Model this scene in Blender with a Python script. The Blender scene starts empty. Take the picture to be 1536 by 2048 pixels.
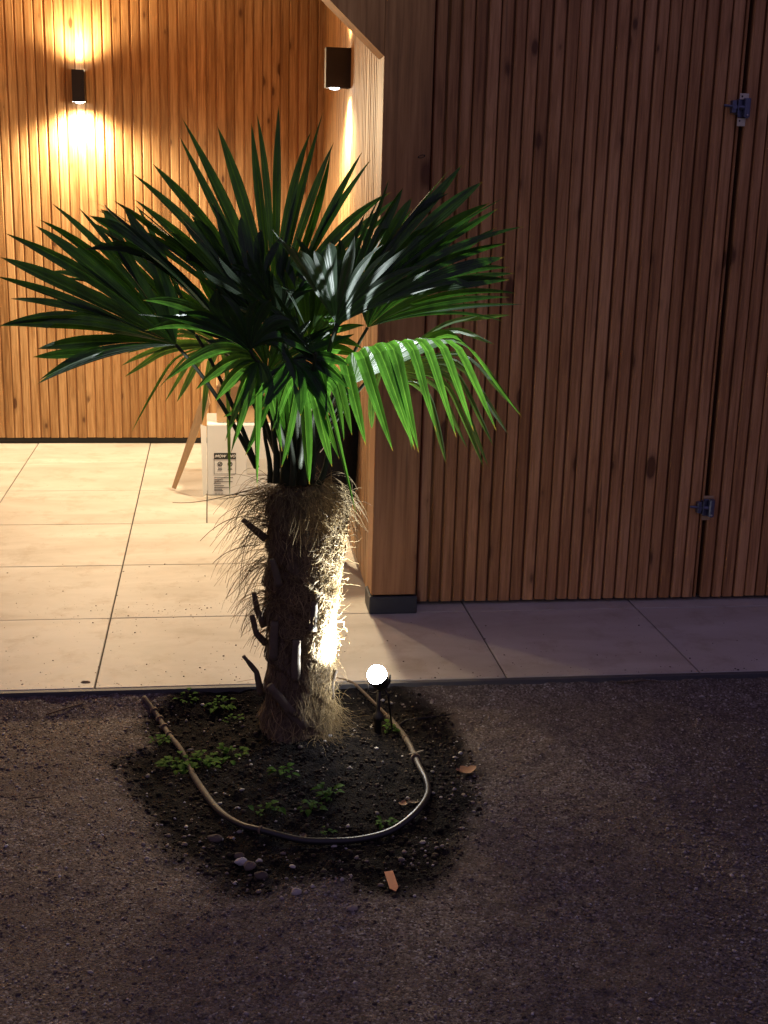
import bpy, math, random
import numpy as np
from mathutils import Vector, Matrix
rnd = random.Random(7)
nr = np.random.RandomState(5)
sc = bpy.context.scene
C = sc.collection

# ---------------------------------------------------------------- camera
F, PITCH, YAW, ROLL, H = 2527.3, 0.25277, 0.13864, -0.02669, 1.5
_cy, _sy = math.cos(YAW), math.sin(YAW)
_fw = Vector((_sy*math.cos(PITCH), _cy*math.cos(PITCH), -math.sin(PITCH)))
_r0 = Vector((_cy, -_sy, 0)); _d0 = _fw.cross(_r0)
_r = _r0*math.cos(ROLL) + _d0*math.sin(ROLL)
_d = _d0*math.cos(ROLL) - _r0*math.sin(ROLL)
camd = bpy.data.cameras.new('camera'); cam = bpy.data.objects.new('camera', camd); C.objects.link(cam)
camd.sensor_fit = 'VERTICAL'; camd.sensor_height = 36; camd.lens = F/2048*36
camd.clip_start = 0.05; camd.clip_end = 500
m = Matrix.Identity(4)
for i in range(3):
    m[i][0] = _r[i]; m[i][1] = -_d[i]; m[i][2] = -_fw[i]
m[0][3], m[1][3], m[2][3] = 0, 0, H
cam.matrix_world = m
sc.camera = cam

def ray(px, py):
    return _r*(px-768) + _d*(py-1024) + _fw*F
def at(px, py, Y):                       # point of the depth plane Y seen at a place of the photo
    v = ray(px, py); t = Y/v.y
    return Vector((v.x*t, Y, H+v.z*t))
def ground(px, py, z=-0.05):
    v = ray(px, py); t = (z-H)/v.z
    return Vector((v.x*t, v.y*t, z))

# ---------------------------------------------------------------- night sky, exposure
w = bpy.data.worlds.new("World"); sc.world = w; w.use_nodes = True
bg = w.node_tree.nodes['Background']
bg.inputs[0].default_value = (0.82, 0.66, 1.26, 1)
bg.inputs[1].default_value = 0.128
sc.view_settings.view_transform = 'Standard'; sc.view_settings.look = 'None'
sc.view_settings.exposure = 0.25; sc.view_settings.gamma = 1

WARM = (1.0, 0.74, 0.37)
P_NARROW, P_WIDE, P_FLOOD = 28, 150, 115

# ---------------------------------------------------------------- helpers
def tag(o, label=None, cat=None, group=None, kind=None):
    if label: o['label'] = label
    if cat: o['category'] = cat
    if group: o['group'] = group
    if kind: o['kind'] = kind
    return o
def empty(name, loc, label, cat, group=None):
    o = bpy.data.objects.new(name, None); C.objects.link(o); o.location = loc
    o.empty_display_size = 0.05
    return tag(o, label, cat, group)

class MB:
    def __init__(s): s.v = []; s.f = []; s.a = {}; s.mi = []
    def add(s, vs, fs, mi=0, **at_):
        n = len(s.v); s.v += [tuple(v) for v in vs]
        s.f += [tuple(i+n for i in f) for f in fs]; s.mi += [mi]*len(fs)
        for k, val in at_.items():
            L = s.a.setdefault(k, [])
            L += [0.0]*(n-len(L)); L += (list(val) if hasattr(val, '__len__') else [val]*len(vs))
    def box(s, x0, x1, y0, y1, z0, z1, bev=0, **k):
        if bev <= 0:
            vs = [(x, y, z) for x in (x0, x1) for y in (y0, y1) for z in (z0, z1)]
            s.add(vs, [(0,1,3,2),(4,6,7,5),(0,4,5,1),(2,3,7,6),(0,2,6,4),(1,5,7,3)], **k); return
        b = bev; vs = []; fs = []
        for z, ins in ((z0, b), (z0+b, 0), (z1-b, 0), (z1, b)):
            X0, X1, Y0, Y1 = x0+ins, x1-ins, y0+ins, y1-ins
            c = b if ins == 0 else b*0.4
            vs += [(X0+c,Y0,z),(X1-c,Y0,z),(X1,Y0+c,z),(X1,Y1-c,z),(X1-c,Y1,z),(X0+c,Y1,z),(X0,Y1-c,z),(X0,Y0+c,z)]
        for k_ in range(3):
            for i in range(8):
                j = (i+1) % 8; fs.append((k_*8+i, k_*8+j, k_*8+8+j, k_*8+8+i))
        fs.append(tuple(range(7, -1, -1))); fs.append(tuple(range(24, 32)))
        s.add(vs, fs, **k)
    def tube(s, pts, rad, n=8, caps=True, **k):
        pts = [Vector(p) for p in pts]; N = len(pts)
        if not hasattr(rad, '__len__'): rad = [rad]*N
        vs = []; fs = []
        t = (pts[1]-pts[0]).normalized()
        up = Vector((0, 0, 1)) if abs(t.z) < .9 else Vector((1, 0, 0))
        u = t.cross(up).normalized()
        for i in range(N):
            t = (pts[min(i+1, N-1)]-pts[max(i-1, 0)])
            if t.length < 1e-9: t = Vector((0, 0, 1))
            t.normalize(); u = (u - t*u.dot(t)).normalized(); v = t.cross(u)
            for j in range(n):
                a = 2*math.pi*j/n
                vs.append(pts[i] + (u*math.cos(a)+v*math.sin(a))*rad[i])
        for i in range(N-1):
            for j in range(n):
                q = (j+1) % n; fs.append((i*n+j, i*n+q, i*n+n+q, i*n+n+j))
        if caps: fs.append(tuple(range(n-1, -1, -1))); fs.append(tuple((N-1)*n+j for j in range(n)))
        s.add(vs, fs, **k)
    def lathe(s, c, prof, n=24, axis=(0, 0, 1), **k):
        ax = Vector(axis).normalized(); c = Vector(c)
        u = ax.cross(Vector((0, 0, 1)) if abs(ax.z) < .9 else Vector((1, 0, 0))).normalized(); v = ax.cross(u); caps = k.pop('caps', True)
        N = len(prof); vs = [c+ax*h+(u*math.cos(6.28319*j/n)+v*math.sin(6.28319*j/n))*max(r, 1e-4) for r, h in prof for j in range(n)]
        fs = [(i*n+j, i*n+(j+1) % n, i*n+n+(j+1) % n, i*n+n+j) for i in range(N-1) for j in range(n)]
        if caps: fs += [tuple(range(n-1, -1, -1)), tuple((N-1)*n+j for j in range(n))]
        s.add(vs, fs, **k)
    def build(s, name, mats, parent=None, smooth=False):
        me = bpy.data.meshes.new(name); me.from_pydata(s.v, [], s.f)
        if not isinstance(mats, (list, tuple)): mats = [mats]
        for m_ in mats: me.materials.append(m_)
        if len(mats) > 1: me.polygons.foreach_set('material_index', s.mi)
        for k, L in s.a.items():
            L += [0.0]*(len(s.v)-len(L))
            me.attributes.new(k, 'FLOAT', 'POINT').data.foreach_set('value', L)
        if smooth: me.polygons.foreach_set('use_smooth', [True]*len(s.f))
        me.update()
        o = bpy.data.objects.new(name, me); C.objects.link(o)
        if parent:
            o.parent = parent
            root = parent
            off = Vector((0, 0, 0))
            while root: off += root.location; root = root.parent
            if off.length > 0:
                co = np.empty(len(me.vertices)*3); me.vertices.foreach_get('co', co)
                co = co.reshape(-1, 3)-np.array(off); me.vertices.foreach_set('co', co.ravel()); me.update()
        return o

def npmesh(name, V, Fq, mat, attrs={}, smooth=True, parent=None):
    me = bpy.data.meshes.new(name); n = Fq.shape[1]
    me.vertices.add(len(V)); me.vertices.foreach_set('co', V.astype(np.float32).ravel())
    me.loops.add(Fq.size); me.loops.foreach_set('vertex_index', Fq.astype(np.int32).ravel())
    me.polygons.add(len(Fq)); me.polygons.foreach_set('loop_start', np.arange(0, Fq.size, n, dtype=np.int32))
    me.polygons.foreach_set('use_smooth', np.full(len(Fq), smooth))
    for k, a in attrs.items(): me.attributes.new(k, 'FLOAT', 'POINT').data.foreach_set('value', a.astype(np.float32))
    me.materials.append(mat); me.update(calc_edges=True); me.validate()
    o = bpy.data.objects.new(name, me); C.objects.link(o)
    if parent: o.parent = parent; o.location = -parent.location
    return o

# ---- materials
class NT:
    def __init__(s, name):
        s.m = bpy.data.materials.new(name); s.m.use_nodes = True; s.t = s.m.node_tree
        s.p = s.t.nodes['Principled BSDF']; s.out = s.t.nodes['Material Output']
    def n(s, typ, **k):
        o = s.t.nodes.new(typ)
        for a, b in k.items():
            if a == 'inp':
                for i, v in b.items():
                    if isinstance(v, bpy.types.NodeSocket): s.t.links.new(v, o.inputs[i])
                    else: o.inputs[i].default_value = v
            else: setattr(o, a, b)
        return o
    def l(s, a, b): s.t.links.new(a, b)
    def coord(s, kind='Object', scale=(1,1,1), off=None):
        tc = s.n('ShaderNodeTexCoord'); mp = s.n('ShaderNodeMapping', inp={0: tc.outputs[kind]})
        mp.inputs['Scale'].default_value = scale
        if off is not None: s.l(off, mp.inputs['Location'])
        return mp.outputs[0]
    def noise(s, vec, scale, detail=4, rough=.55, dist=0):
        return s.n('ShaderNodeTexNoise', inp={'Vector': vec, 'Scale': scale, 'Detail': detail, 'Roughness': rough, 'Distortion': dist}).outputs[0]
    def ramp(s, fac, stops, interp='LINEAR'):
        r = s.n('ShaderNodeValToRGB', inp={0: fac}); cr = r.color_ramp; cr.interpolation = interp
        while len(cr.elements) < len(stops): cr.elements.new(.5)
        for e, (p, c) in zip(cr.elements, stops):
            e.position = p; e.color = (*c, 1) if len(c) == 3 else c
        return r.outputs[0]
    def mix(s, fac, a, b, mode='MIX'):
        o = s.n('ShaderNodeMix', data_type='RGBA', blend_type=mode)
        for i, v in ((0, fac), (6, a), (7, b)):
            if isinstance(v, bpy.types.NodeSocket): s.l(v, o.inputs[i])
            else: o.inputs[i].default_value = (*v, 1) if hasattr(v, '__len__') and len(v) == 3 else v
        return o.outputs[2]
    def math(s, op, a, b=0.0, clamp=False):
        o = s.n('ShaderNodeMath', operation=op, use_clamp=clamp)
        for i, v in ((0, a), (1, b)):
            if isinstance(v, bpy.types.NodeSocket): s.l(v, o.inputs[i])
            else: o.inputs[i].default_value = v
        return o.outputs[0]
    def attr(s, name): return s.n('ShaderNodeAttribute', attribute_name=name).outputs['Fac']
    def bump(s, h, strength=.3, dist=.005):
        b = s.n('ShaderNodeBump', inp={'Strength': strength, 'Distance': dist, 'Height': h}); s.l(b.outputs[0], s.p.inputs['Normal']); return b
    def base(s, c, rough=.6, metal=0, spec=.5):
        if isinstance(c, bpy.types.NodeSocket): s.l(c, s.p.inputs['Base Color'])
        else: s.p.inputs['Base Color'].default_value = (*c, 1)
        if isinstance(rough, bpy.types.NodeSocket): s.l(rough, s.p.inputs['Roughness'])
        else: s.p.inputs['Roughness'].default_value = rough
        s.p.inputs['Metallic'].default_value = metal
        s.p.inputs['Specular IOR Level'].default_value = spec
        return s.m

def plain(name, col, rough=.5, metal=0, var=.25, scale=30, bump=.1):
    t = NT(name); v = t.coord()
    n_ = t.noise(v, scale, 5)
    c = t.mix(n_, tuple(x*(1-var) for x in col), tuple(min(1, x*(1+var)) for x in col))
    t.bump(n_, bump, .002)
    return t.base(c, t.math('ADD', t.math('MULTIPLY', n_, .2), rough-.1), metal)

def wood(name, a, b, knot=(.10, .035, .012), sc_=1.0, knots=1.0):
    t = NT(name)
    r = t.attr('rnd')
    off = t.n('ShaderNodeCombineXYZ', inp={0: t.math('MULTIPLY', r, 37.0), 1: t.math('MULTIPLY', r, 11.0), 2: t.math('MULTIPLY', r, 53.0)}).outputs[0]
    v1 = t.coord(scale=(1, 1, .045), off=off)
    g = t.noise(v1, 95*sc_, 6, .65, .4)
    v2 = t.coord(scale=(1, 1, .12), off=off)
    broad = t.noise(v2, 9*sc_, 3, .5, .5)
    v3 = t.coord(scale=(1, 1, .22), off=off)
    fine = t.noise(v3, 420*sc_, 2)
    f = t.math('ADD', t.math('MULTIPLY', g, .62), t.math('MULTIPLY', broad, .38))
    c = t.ramp(f, [(.32, tuple(x*.52 for x in a)), (.46, a), (.60, b), (.75, tuple(min(1, x*1.12) for x in b))])
    # slat to slat difference
    c = t.mix(1.0, c, t.ramp(r, [(0, (.76, .72, .66)), (.3, (.90, .88, .84)), (.6, (1, 1, 1)), (1, (1.10, 1.12, 1.14))]), 'MULTIPLY')
    kv = t.coord(scale=(1, 1, .42), off=off)
    vo = t.n('ShaderNodeTexVoronoi', inp={'Vector': kv, 'Scale': 13*sc_, 'Randomness': 1.0})
    d = t.math('ADD', vo.outputs['Distance'], t.math('MULTIPLY', t.math('SUBTRACT', g, .5), .12))
    wn = t.n('ShaderNodeTexWhiteNoise', inp={'Vector': vo.outputs['Color']}).outputs['Value']
    thr = t.math('MULTIPLY', t.math('SUBTRACT', wn, .50), .30*knots)
    kf = t.n('ShaderNodeMapRange', inp={0: t.math('SUBTRACT', thr, d), 1: -.05, 2: .02}).outputs[0]
    halo = t.n('ShaderNodeMapRange', inp={0: t.math('SUBTRACT', thr, d), 1: -.22, 2: .0}).outputs[0]
    c = t.mix(t.math('MULTIPLY', halo, .45), c, tuple(x*.45 for x in a))
    c = t.mix(t.math('MULTIPLY', kf, .85), c, knot)
    # dark drying cracks and resin streaks
    cr = t.noise(t.coord(scale=(1, 1, .03), off=off), 60*sc_, 2, .4)
    c = t.mix(t.ramp(cr, [(.70, (0, 0, 0)), (.76, (.6, .6, .6))]), c, tuple(x*.3 for x in a))
    t.bump(t.math('ADD', g, t.math('MULTIPLY', fine, .4)), .35, .0015)
    return t.base(c, t.math('ADD', t.math('MULTIPLY', g, .25), .42), 0, .35)

M = {}
M['wood'] = wood('larch_slats', (.40, .215, .085), (.60, .37, .175), knots=1.1)
M['wood_door'] = wood('brown_larch_slats', (.46, .215, .083), (.64, .335, .148), knots=1.5)
M['wood_post'] = wood('larch_beam', (.33, .155, .06), (.46, .235, .10), sc_=.55, knots=1.1)
M['black'] = plain('black_membrane', (.012, .011, .010), .8)
M['dark_metal'] = plain('dark_grey_metal', (.045, .048, .055), .55, .3)
M['fixture'] = plain('black_powder_coat', (.018, .014, .012), .45, .2)
M['strip'] = plain('grey_edging', (.09, .09, .10), .6, .2)
M['blue_steel'] = plain('blue_zinc_steel', (.15, .17, .25), .4, .7, bump=.2)
M['steel'] = plain('bright_steel', (.6, .6, .62), .3, .9)
M['sticker'] = plain('pale_sticker', (.72, .66, .52), .7)
M['soffit'] = plain('soffit_boards', (.5, .33, .17), .7)
M['cardboard'] = plain('brown_cardboard', (.50, .34, .19), .85, var=.12, scale=60)
M['cardboard_in'] = plain('pale_cardboard', (.56, .40, .24), .85, var=.12, scale=60)
M['ink'] = plain('black_ink', (.015, .015, .017), .7)
M['orange'] = plain('orange_ink', (.8, .18, .03), .6)
M['cloth'] = plain('black_cloth', (.006, .006, .008), .9, var=.5, bump=.5)
M['film'] = plain('pale_grey_film', (.62, .62, .60), .3)
M['clay'] = plain('orange_plastic_tag', (.62, .22, .09), .6)
M['dry_leaf'] = plain('dry_leaf', (.36, .19, .09), .75, scale=60, bump=.5)
M['twig'] = plain('twig_bark', (.13, .09, .06), .9, scale=80, bump=.6)
def _carton():
    t = NT('white_carton'); v = t.coord()
    n1 = t.noise(v, 3, 3); n2 = t.noise(t.coord(scale=(8, 8, .5)), 60, 2)
    c = t.mix(n1, (.62, .64, .66), (.76, .78, .80))
    t.bump(n2, .15, .001); return t.base(c, .6)
M['carton'] = _carton()
def emis(name, col, s):
    t = NT(name); t.base((.8, .8, .8)); t.p.inputs['Emission Color'].default_value = (*col, 1); t.p.inputs['Emission Strength'].default_value = s; return t.m
M['led'] = emis('sconce_led', (.86, .95, 1.0), 14)
M['flood_led'] = emis('flood_led', (.93, .97, 1.0), 112)

def _tile():
    t = NT('porcelain_tile'); r = t.attr('rnd')
    off = t.n('ShaderNodeCombineXYZ', inp={0: t.math('MULTIPLY', r, 13.0), 1: t.math('MULTIPLY', r, 29.0), 2: 0.0}).outputs[0]
    a = t.noise(t.coord(scale=(.5, 1.3, 1), off=off), 3.2, 6, .6, .8)
    b = t.noise(t.coord(), 260, 2)
    c = t.ramp(a, [(.3, (.43, .40, .36)), (.5, (.52, .49, .45)), (.7, (.60, .575, .54))])
    c = t.mix(1.0, c, t.ramp(r, [(0, (.93, .92, .91)), (1, (1.04, 1.04, 1.04))]), 'MULTIPLY')
    # dirt: sandy specks and washed in soil towards the bed
    sp = t.n('ShaderNodeTexVoronoi', inp={'Vector': t.coord(), 'Scale': 55.0}); 
    wn = t.n('ShaderNodeTexWhiteNoise', inp={'Vector': sp.outputs['Color']}).outputs['Value']
    s1 = t.math('LESS_THAN', sp.outputs['Distance'], t.math('MULTIPLY', t.math('SUBTRACT', wn, .90), 1.6))
    big = t.noise(t.coord(), 2.2, 3); s1 = t.math('MULTIPLY', s1, t.ramp(big, [(.42, (0, 0, 0)), (.56, (1, 1, 1))]))
    c = t.mix(t.math('MULTIPLY', s1, .8), c, (.12, .085, .06))
    dd = t.noise(t.coord(), 7, 6, .7)
    c = t.mix(t.ramp(dd, [(.52, (0, 0, 0)), (.75, (.6, .6, .6))]), c, (.30, .235, .17))
    t.bump(b, .08, .001)
    return t.base(c, t.math('ADD', t.math('MULTIPLY', a, .3), .38), 0, .4)
M['tile'] = _tile()
M['joint'] = plain('tile_joint', (.05, .045, .04), .9)

def _soil():
    t = NT('gravelly_soil'); pit = t.attr('pit'); v = t.coord()
    n1 = t.noise(v, 1.6, 5, .6); n2 = t.noise(v, 26, 6, .65); n3 = t.noise(v, 330, 3, .7)
    vo = t.n('ShaderNodeTexVoronoi', inp={'Vector': v, 'Scale': 190.0}); vb = t.n('ShaderNodeTexVoronoi', inp={'Vector': v, 'Scale': 95.0})
    g = t.ramp(t.n('ShaderNodeTexWhiteNoise', inp={'Vector': vo.outputs['Color']}).outputs['Value'],
               [(0, (.085, .066, .050)), (.35, (.17, .132, .10)), (.7, (.25, .20, .155)), (.93, (.34, .29, .235)), (1, (.50, .46, .40))])
    g = t.mix(t.ramp(n1, [(.35, (0, 0, 0)), (.65, (.75, .75, .75))]), g, (.135, .10, .073))
    g = t.mix(t.ramp(n2, [(.45, (0, 0, 0)), (.7, (.6, .6, .6))]), g, (.075, .058, .045))
    s = t.ramp(n2, [(.3, (.007, .006, .005)), (.6, (.020, .016, .013)), (.8, (.038, .030, .023))])
    c = t.mix(pit, g, s)
    hh = t.math('ADD', t.math('MULTIPLY', vo.outputs['Distance'], -.7), t.math('ADD', n3, t.math('MULTIPLY', vb.outputs['Distance'], -.5)))
    t.bump(t.math('ADD', hh, t.math('MULTIPLY', n2, .8)), 1.0, .006)
    c = t.mix(1.0, c, (1.15, 1.22, 1.42), 'MULTIPLY'); return t.base(c, .95, 0, .08)
M['soil'] = _soil()
def _stone():
    t = NT('pebble_stone'); r = t.attr('rnd')
    c = t.ramp(r, [(0, (.075, .057, .043)), (.3, (.16, .122, .09)), (.62, (.25, .195, .145)), (.86, (.34, .28, .22)), (.97, (.48, .43, .37)), (1, (.62, .60, .56))])
    c = t.mix(t.noise(t.coord(), 300, 2), c, (.12, .085, .055), 'MIX') if False else c
    c = t.mix(1.0, c, (.98, 1.02, 1.15), 'MULTIPLY'); return t.base(c, .9, 0, .12)
M['stone'] = _stone()

def _leaf(name, base, trans, tw=.45, dark=1):
    t = NT(name); al = t.attr('along'); ac = t.attr('across'); r = t.attr('rnd')
    v = t.coord()
    n1 = t.noise(v, 14, 4)
    veins = t.math('SINE', t.math('MULTIPLY', ac, 34.0))
    c = t.mix(n1, tuple(x*.72 for x in base), tuple(x*1.3 for x in base))
    c = t.mix(t.math('MULTIPLY', t.math('ADD', veins, 1.0), .10), c, tuple(x*2.0 for x in base))
    c = t.mix(t.ramp(al, [(.965, (0, 0, 0)), (1, (1, 1, 1))]), c, (.11, .055, .02))
    n5 = t.noise(t.coord(scale=(1, 1, .25)), 30, 4, .6); tc = t.mix(t.ramp(n5, [(.35, (0, 0, 0)), (.65, (1, 1, 1))]), tuple(x*.62 for x in trans), tuple(x*1.3 for x in trans))  # streaky darkening, partly painted shade from overlapping leaves
    tc = t.mix(t.ramp(t.math('ADD', al, t.math('MULTIPLY', n1, .03)), [(.985, (0, 0, 0)), (1.0, (1, 1, 1))]), tc, (.30, .22, .03))
    tc = t.mix(1.0, tc, t.ramp(t.math('ABSOLUTE', t.math('SUBTRACT', ac, .5)), [(0, (2.0, 1.7, 1.5)), (.05, (.62, .62, .6)), (.22, (.55, .58, .5)), (.34, (.95, .95, .9)), (.47, (.9, .9, .9)), (.5, (1.6, 1.5, 1.2))]), 'MULTIPLY')  # midrib tone plus darker bands painted for leaf shadows
    t.base(c, .36, 0, .55)
    b = t.bump(t.math('ADD', veins, n1), .25, .0008)
    tr = t.n('ShaderNodeBsdfTranslucent', inp={0: tc, 'Normal': b.outputs[0]})
    mx = t.n('ShaderNodeMixShader', inp={0: tw, 1: t.p.outputs[0], 2: tr.outputs[0]})
    t.l(mx.outputs[0], t.out.inputs[0]); return t.m
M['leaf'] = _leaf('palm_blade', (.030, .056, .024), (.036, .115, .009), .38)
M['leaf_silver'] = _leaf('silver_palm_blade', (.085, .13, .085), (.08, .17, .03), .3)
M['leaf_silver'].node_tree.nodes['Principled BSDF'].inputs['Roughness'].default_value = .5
M['leaf_green'] = _leaf('lamplit_palm_blade', (.045, .10, .022), (.10, .27, .028), .48)  # lighter low fronds, brightened further to stand in for the spotlight behind them
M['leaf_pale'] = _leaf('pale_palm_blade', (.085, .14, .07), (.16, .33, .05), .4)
M['petiole'] = plain('palm_petiole', (.04, .05, .02), .75, var=.4)
M['weed'] = _leaf('weed_leaf', (.07, .16, .022), (.12, .36, .02), .35)
for k_, v_ in (('Roughness', .75), ('Specular IOR Level', .12)): M['weed'].node_tree.nodes['Principled BSDF'].inputs[k_].default_value = v_
def _fib(name, a, b):
    t = NT(name); r = t.attr('rnd'); c = t.mix(r, a, b); return t.base(c, .7, 0, .3)
M['fibre'] = _fib('palm_fibre', (.10, .065, .035), (.55, .40, .19))
def _trunk():
    t = NT('palm_trunk_bark'); v = t.coord(scale=(1, 1, .35))
    a = t.noise(v, 60, 6, .7, 1.2); b = t.noise(t.coord(scale=(1, 1, .12)), 260, 4, .6)
    c = t.ramp(a, [(.3, (.05, .033, .020)), (.5, (.15, .105, .065)), (.7, (.28, .21, .135))])
    c = t.mix(t.ramp(b, [(.45, (0, 0, 0)), (.7, (.7, .7, .7))]), c, (.24, .18, .11))
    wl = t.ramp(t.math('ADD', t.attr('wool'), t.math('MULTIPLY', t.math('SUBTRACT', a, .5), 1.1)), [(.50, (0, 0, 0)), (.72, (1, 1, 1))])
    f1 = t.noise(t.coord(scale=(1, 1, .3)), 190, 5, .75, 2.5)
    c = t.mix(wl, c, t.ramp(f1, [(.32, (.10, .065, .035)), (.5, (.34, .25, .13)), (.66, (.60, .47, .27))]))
    t.bump(t.math('ADD', t.math('ADD', a, b), f1), .9, .006); return t.base(c, .85, 0, .25)
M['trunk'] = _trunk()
M['stub'] = plain('old_leaf_base', (.14, .105, .068), .8, var=.45, scale=50, bump=.5)
def _hose():
    t = NT('dusty_black_hose'); n_ = t.noise(t.coord(), 22, 5, .65); d = t.attr('dust')
    c = t.mix(t.math('MULTIPLY', t.ramp(n_, [(.3, (.25, .25, .25)), (.6, (1, 1, 1))]), d), (.018, .018, .020), (.13, .095, .062))
    t.bump(n_, .2, .001); return t.base(c, t.math('ADD', t.math('MULTIPLY', d, .4), .33), 0, .5)
M['hose'] = _hose()

def lamp(kind, name, loc, power, col, direction=None, size=1.4, blend=.3, rad=.02, parent=None):
    L = bpy.data.lights.new(name, kind); L.energy = power; L.color = col; L.shadow_soft_size = rad
    if kind == 'SPOT': L.spot_size = size; L.spot_blend = blend
    o = bpy.data.objects.new(name, L); C.objects.link(o); o.location = loc
    if direction is not None: o.rotation_euler = Vector(direction).to_track_quat('-Z', 'Y').to_euler()
    if parent: o.parent = parent; o.location = Vector(loc)-parent.location
    return o

# ================================================================ STRUCTURE
XS = 0.56          # side wall / post left face
YF, YD, YB = 4.29, 4.38, 7.39   # post face, door face, back wall face
YP = 3.66          # front edge of the paving
ZC = 2.62          # soffit of the recess

# ---- paving
mb = MB(); T = .64; g = .0026
x_j = [-.362 + T*k for k in range(-9, 12)]
for row in range(0, 7):
    y0 = YP + T*row; y1 = min(y0+T, 7.46)
    if y0 > 7.4: break
    for k in range(len(x_j)-1):
        xs = [x_j[k], x_j[k+1]]
        if row == 3 and abs(x_j[k]+.362) < .01: xs = [x_j[k], x_j[k]+T/2+.012, x_j[k+1]]
        for a_, b_ in zip(xs[:-1], xs[1:]):
            dz = rnd.uniform(-.0006, .0006)
            mb.box(a_+g, b_-g, y0+g, y1-g, -.022+dz, dz, bev=.0015, rnd=rnd.random())
tag(mb.build('paving', M['tile']), kind='structure')
mb = MB(); mb.box(-6.2, 7.1, YP+.004, 7.45, -.2, -.0065, mi=0)
tag(mb.build('paving_bed', M['joint']), kind='structure')
mb = MB(); mb.box(-6.2, 7.1, YP-.020, YP-.001, -.2, -.001, bev=.001)
tag(mb.build('edging_strip', M['strip']), 'grey metal edging strip between the tiled terrace and the soil', 'edging')

# ---- slats
def slats(mb, axis, a0, a1, pos, z0, z1, pitch, gap, depth, out, jit=.0015, rndz=0):
    """vertical boards along X (axis='x') at plane Y=pos or along Y at plane X=pos; out = direction of the face"""
    x = a0
    while x < a1-.004:
        wdt = pitch-gap+rnd.uniform(-jit, jit); e = min(x+wdt, a1)
        s = 0.0035; f = pos+rnd.uniform(-.0008, .0008); bk = f-out*depth; c = f-out*s
        zz0 = z0+rnd.uniform(-.0015, .0015)
        prof = [(x, bk), (x, c), (x+s, f), (e-s, f), (e, c), (e, bk)]
        vs = []
        for z in (zz0, z1):
            if z == z1: dl = rnd.uniform(-.0012, .0012); prof = [(u+dl, v) for u, v in prof]
            for (u, v) in prof: vs.append((u, v, z) if axis == 'x' else (v, u, z))
        fs = [(i, (i+1) % 6, 6+(i+1) % 6, 6+i) for i in range(6)] + [(5, 4, 3, 2, 1, 0), (6, 7, 8, 9, 10, 11)]
        mb.add(vs, fs, rnd=rnd.random())
        x = e+gap+rnd.uniform(-.0022, .0022)

# back wall
bw = empty('slatted_back_wall', (-1, YB, 0), 'brightly lit orange larch slat wall at the back of the recess', 'wall')
mb = MB(); slats(mb, 'x', -5.9, .66, YB, .035, ZC, .0505, .0068, .020, -1, jit=.0028)
mb.build('slat_cladding', M['wood'], bw)
mb = MB(); mb.box(-6.0, .80, YB+.008, YB+.16, 0.036, ZC, rnd=.5); mb.build('backing_board', M['wood_post'], bw)
mb = MB(); mb.box(-6.0, .64, YB+.008, YB+.15, 0.002, .034); mb.build('shade_gap_strip', M['black'], bw)  # black strip standing in for the shade below the slats
# side wall (very slightly splayed like the photo)
sw = empty('slatted_side_wall', (XS, 5.8, 0), 'slatted larch side wall running from the corner post to the back wall', 'wall')
mb = MB(); slats(mb, 'y', YF+.135, YB-.003, XS, .035, ZC, .058, .0095, .020, -1)
for i, v in enumerate(mb.v): mb.v[i] = (v[0]+(v[1]-YF)*.022, v[1], v[2])
mb.build('slat_cladding', M['wood'], sw)
mb = MB(); vs = []
for (x, y) in ((XS+.021, YF+.132), (XS+.15, YF+.132), (XS+.21, YB), (XS+.090, YB)): vs += [(x, y, .003), (x, y, ZC)]
mb.add(vs, [(0,2,3,1),(2,4,5,3),(4,6,7,5),(6,0,1,7),(0,6,4,2),(1,3,5,7)], rnd=.25); mb.build('backing_board', M['wood_post'], sw)
# left end of the recess
lw = empty('slatted_end_wall', (-5.9, 5.8, 0), 'slatted larch wall closing the left end of the recess', 'wall')
mb = MB(); slats(mb, 'y', YF+.2, YB-.003, -5.90, .035, ZC, .0505, .0085, .020, 1); mb.build('slat_cladding', M['wood'], lw)
mb = MB(); mb.box(-6.05, -5.921, YF, YB, 0.0, ZC, rnd=.3); mb.build('backing_board', M['wood_post'], lw)
# soffit
mb = MB(); mb.box(-6.05, .80, YF+.141, YB+.16, ZC+.002, ZC+.12, rnd=.6)
tag(mb.build('roof_soffit', M['wood_post']), 'timber soffit over the recessed terrace', 'roof')

# post, brace, header
post = empty('corner_post', (.64, YF+.06, 0), 'thick square larch post at the right corner of the recess', 'post')
mb = MB(); mb.box(XS, .722, YF, YF+.128, .072, 3.2, bev=.003, rnd=.55)
mb.build('beam', M['wood_post'], post)
mb = MB(); mb.box(XS-.006, .728, YF-.004, YF+.13, 0.001, .066, bev=.003)
mb.build('post_base', M['dark_metal'], post)
mb = MB()     # oval split knot near the door edge
kc = at(843, 313, YF)
ring = [(kc.x+.0125*math.cos(a), kc.z+.0055*math.sin(a)+.003*math.cos(a)) for a in [2*math.pi*i/20 for i in range(20)]]
vs = [(x, YF-.0006, z) for x, z in ring] + [((x-kc.x)*.72+kc.x, YF-.0012, (z-kc.z)*.62+kc.z) for x, z in ring]
mb.add(vs, [(i, (i+1) % 20, 20+(i+1) % 20, 20+i) for i in range(20)])
mb.build('knot', M['black'], post)
mb = MB()
bp = [(XS-.001, at(771, 112, YF).z), (XS-.001, 3.2), (-6.0, 3.2), (-6.0, ZC-.03), (-.02, ZC-.03), ]
zc0 = at(771, 112, YF).z; dz = (at(660, 0, YF).z-zc0)/(XS-at(660, 0, YF).x)
xe = XS-(ZC-.03-zc0)/dz; bp[4] = (xe, ZC-.03)
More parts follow.
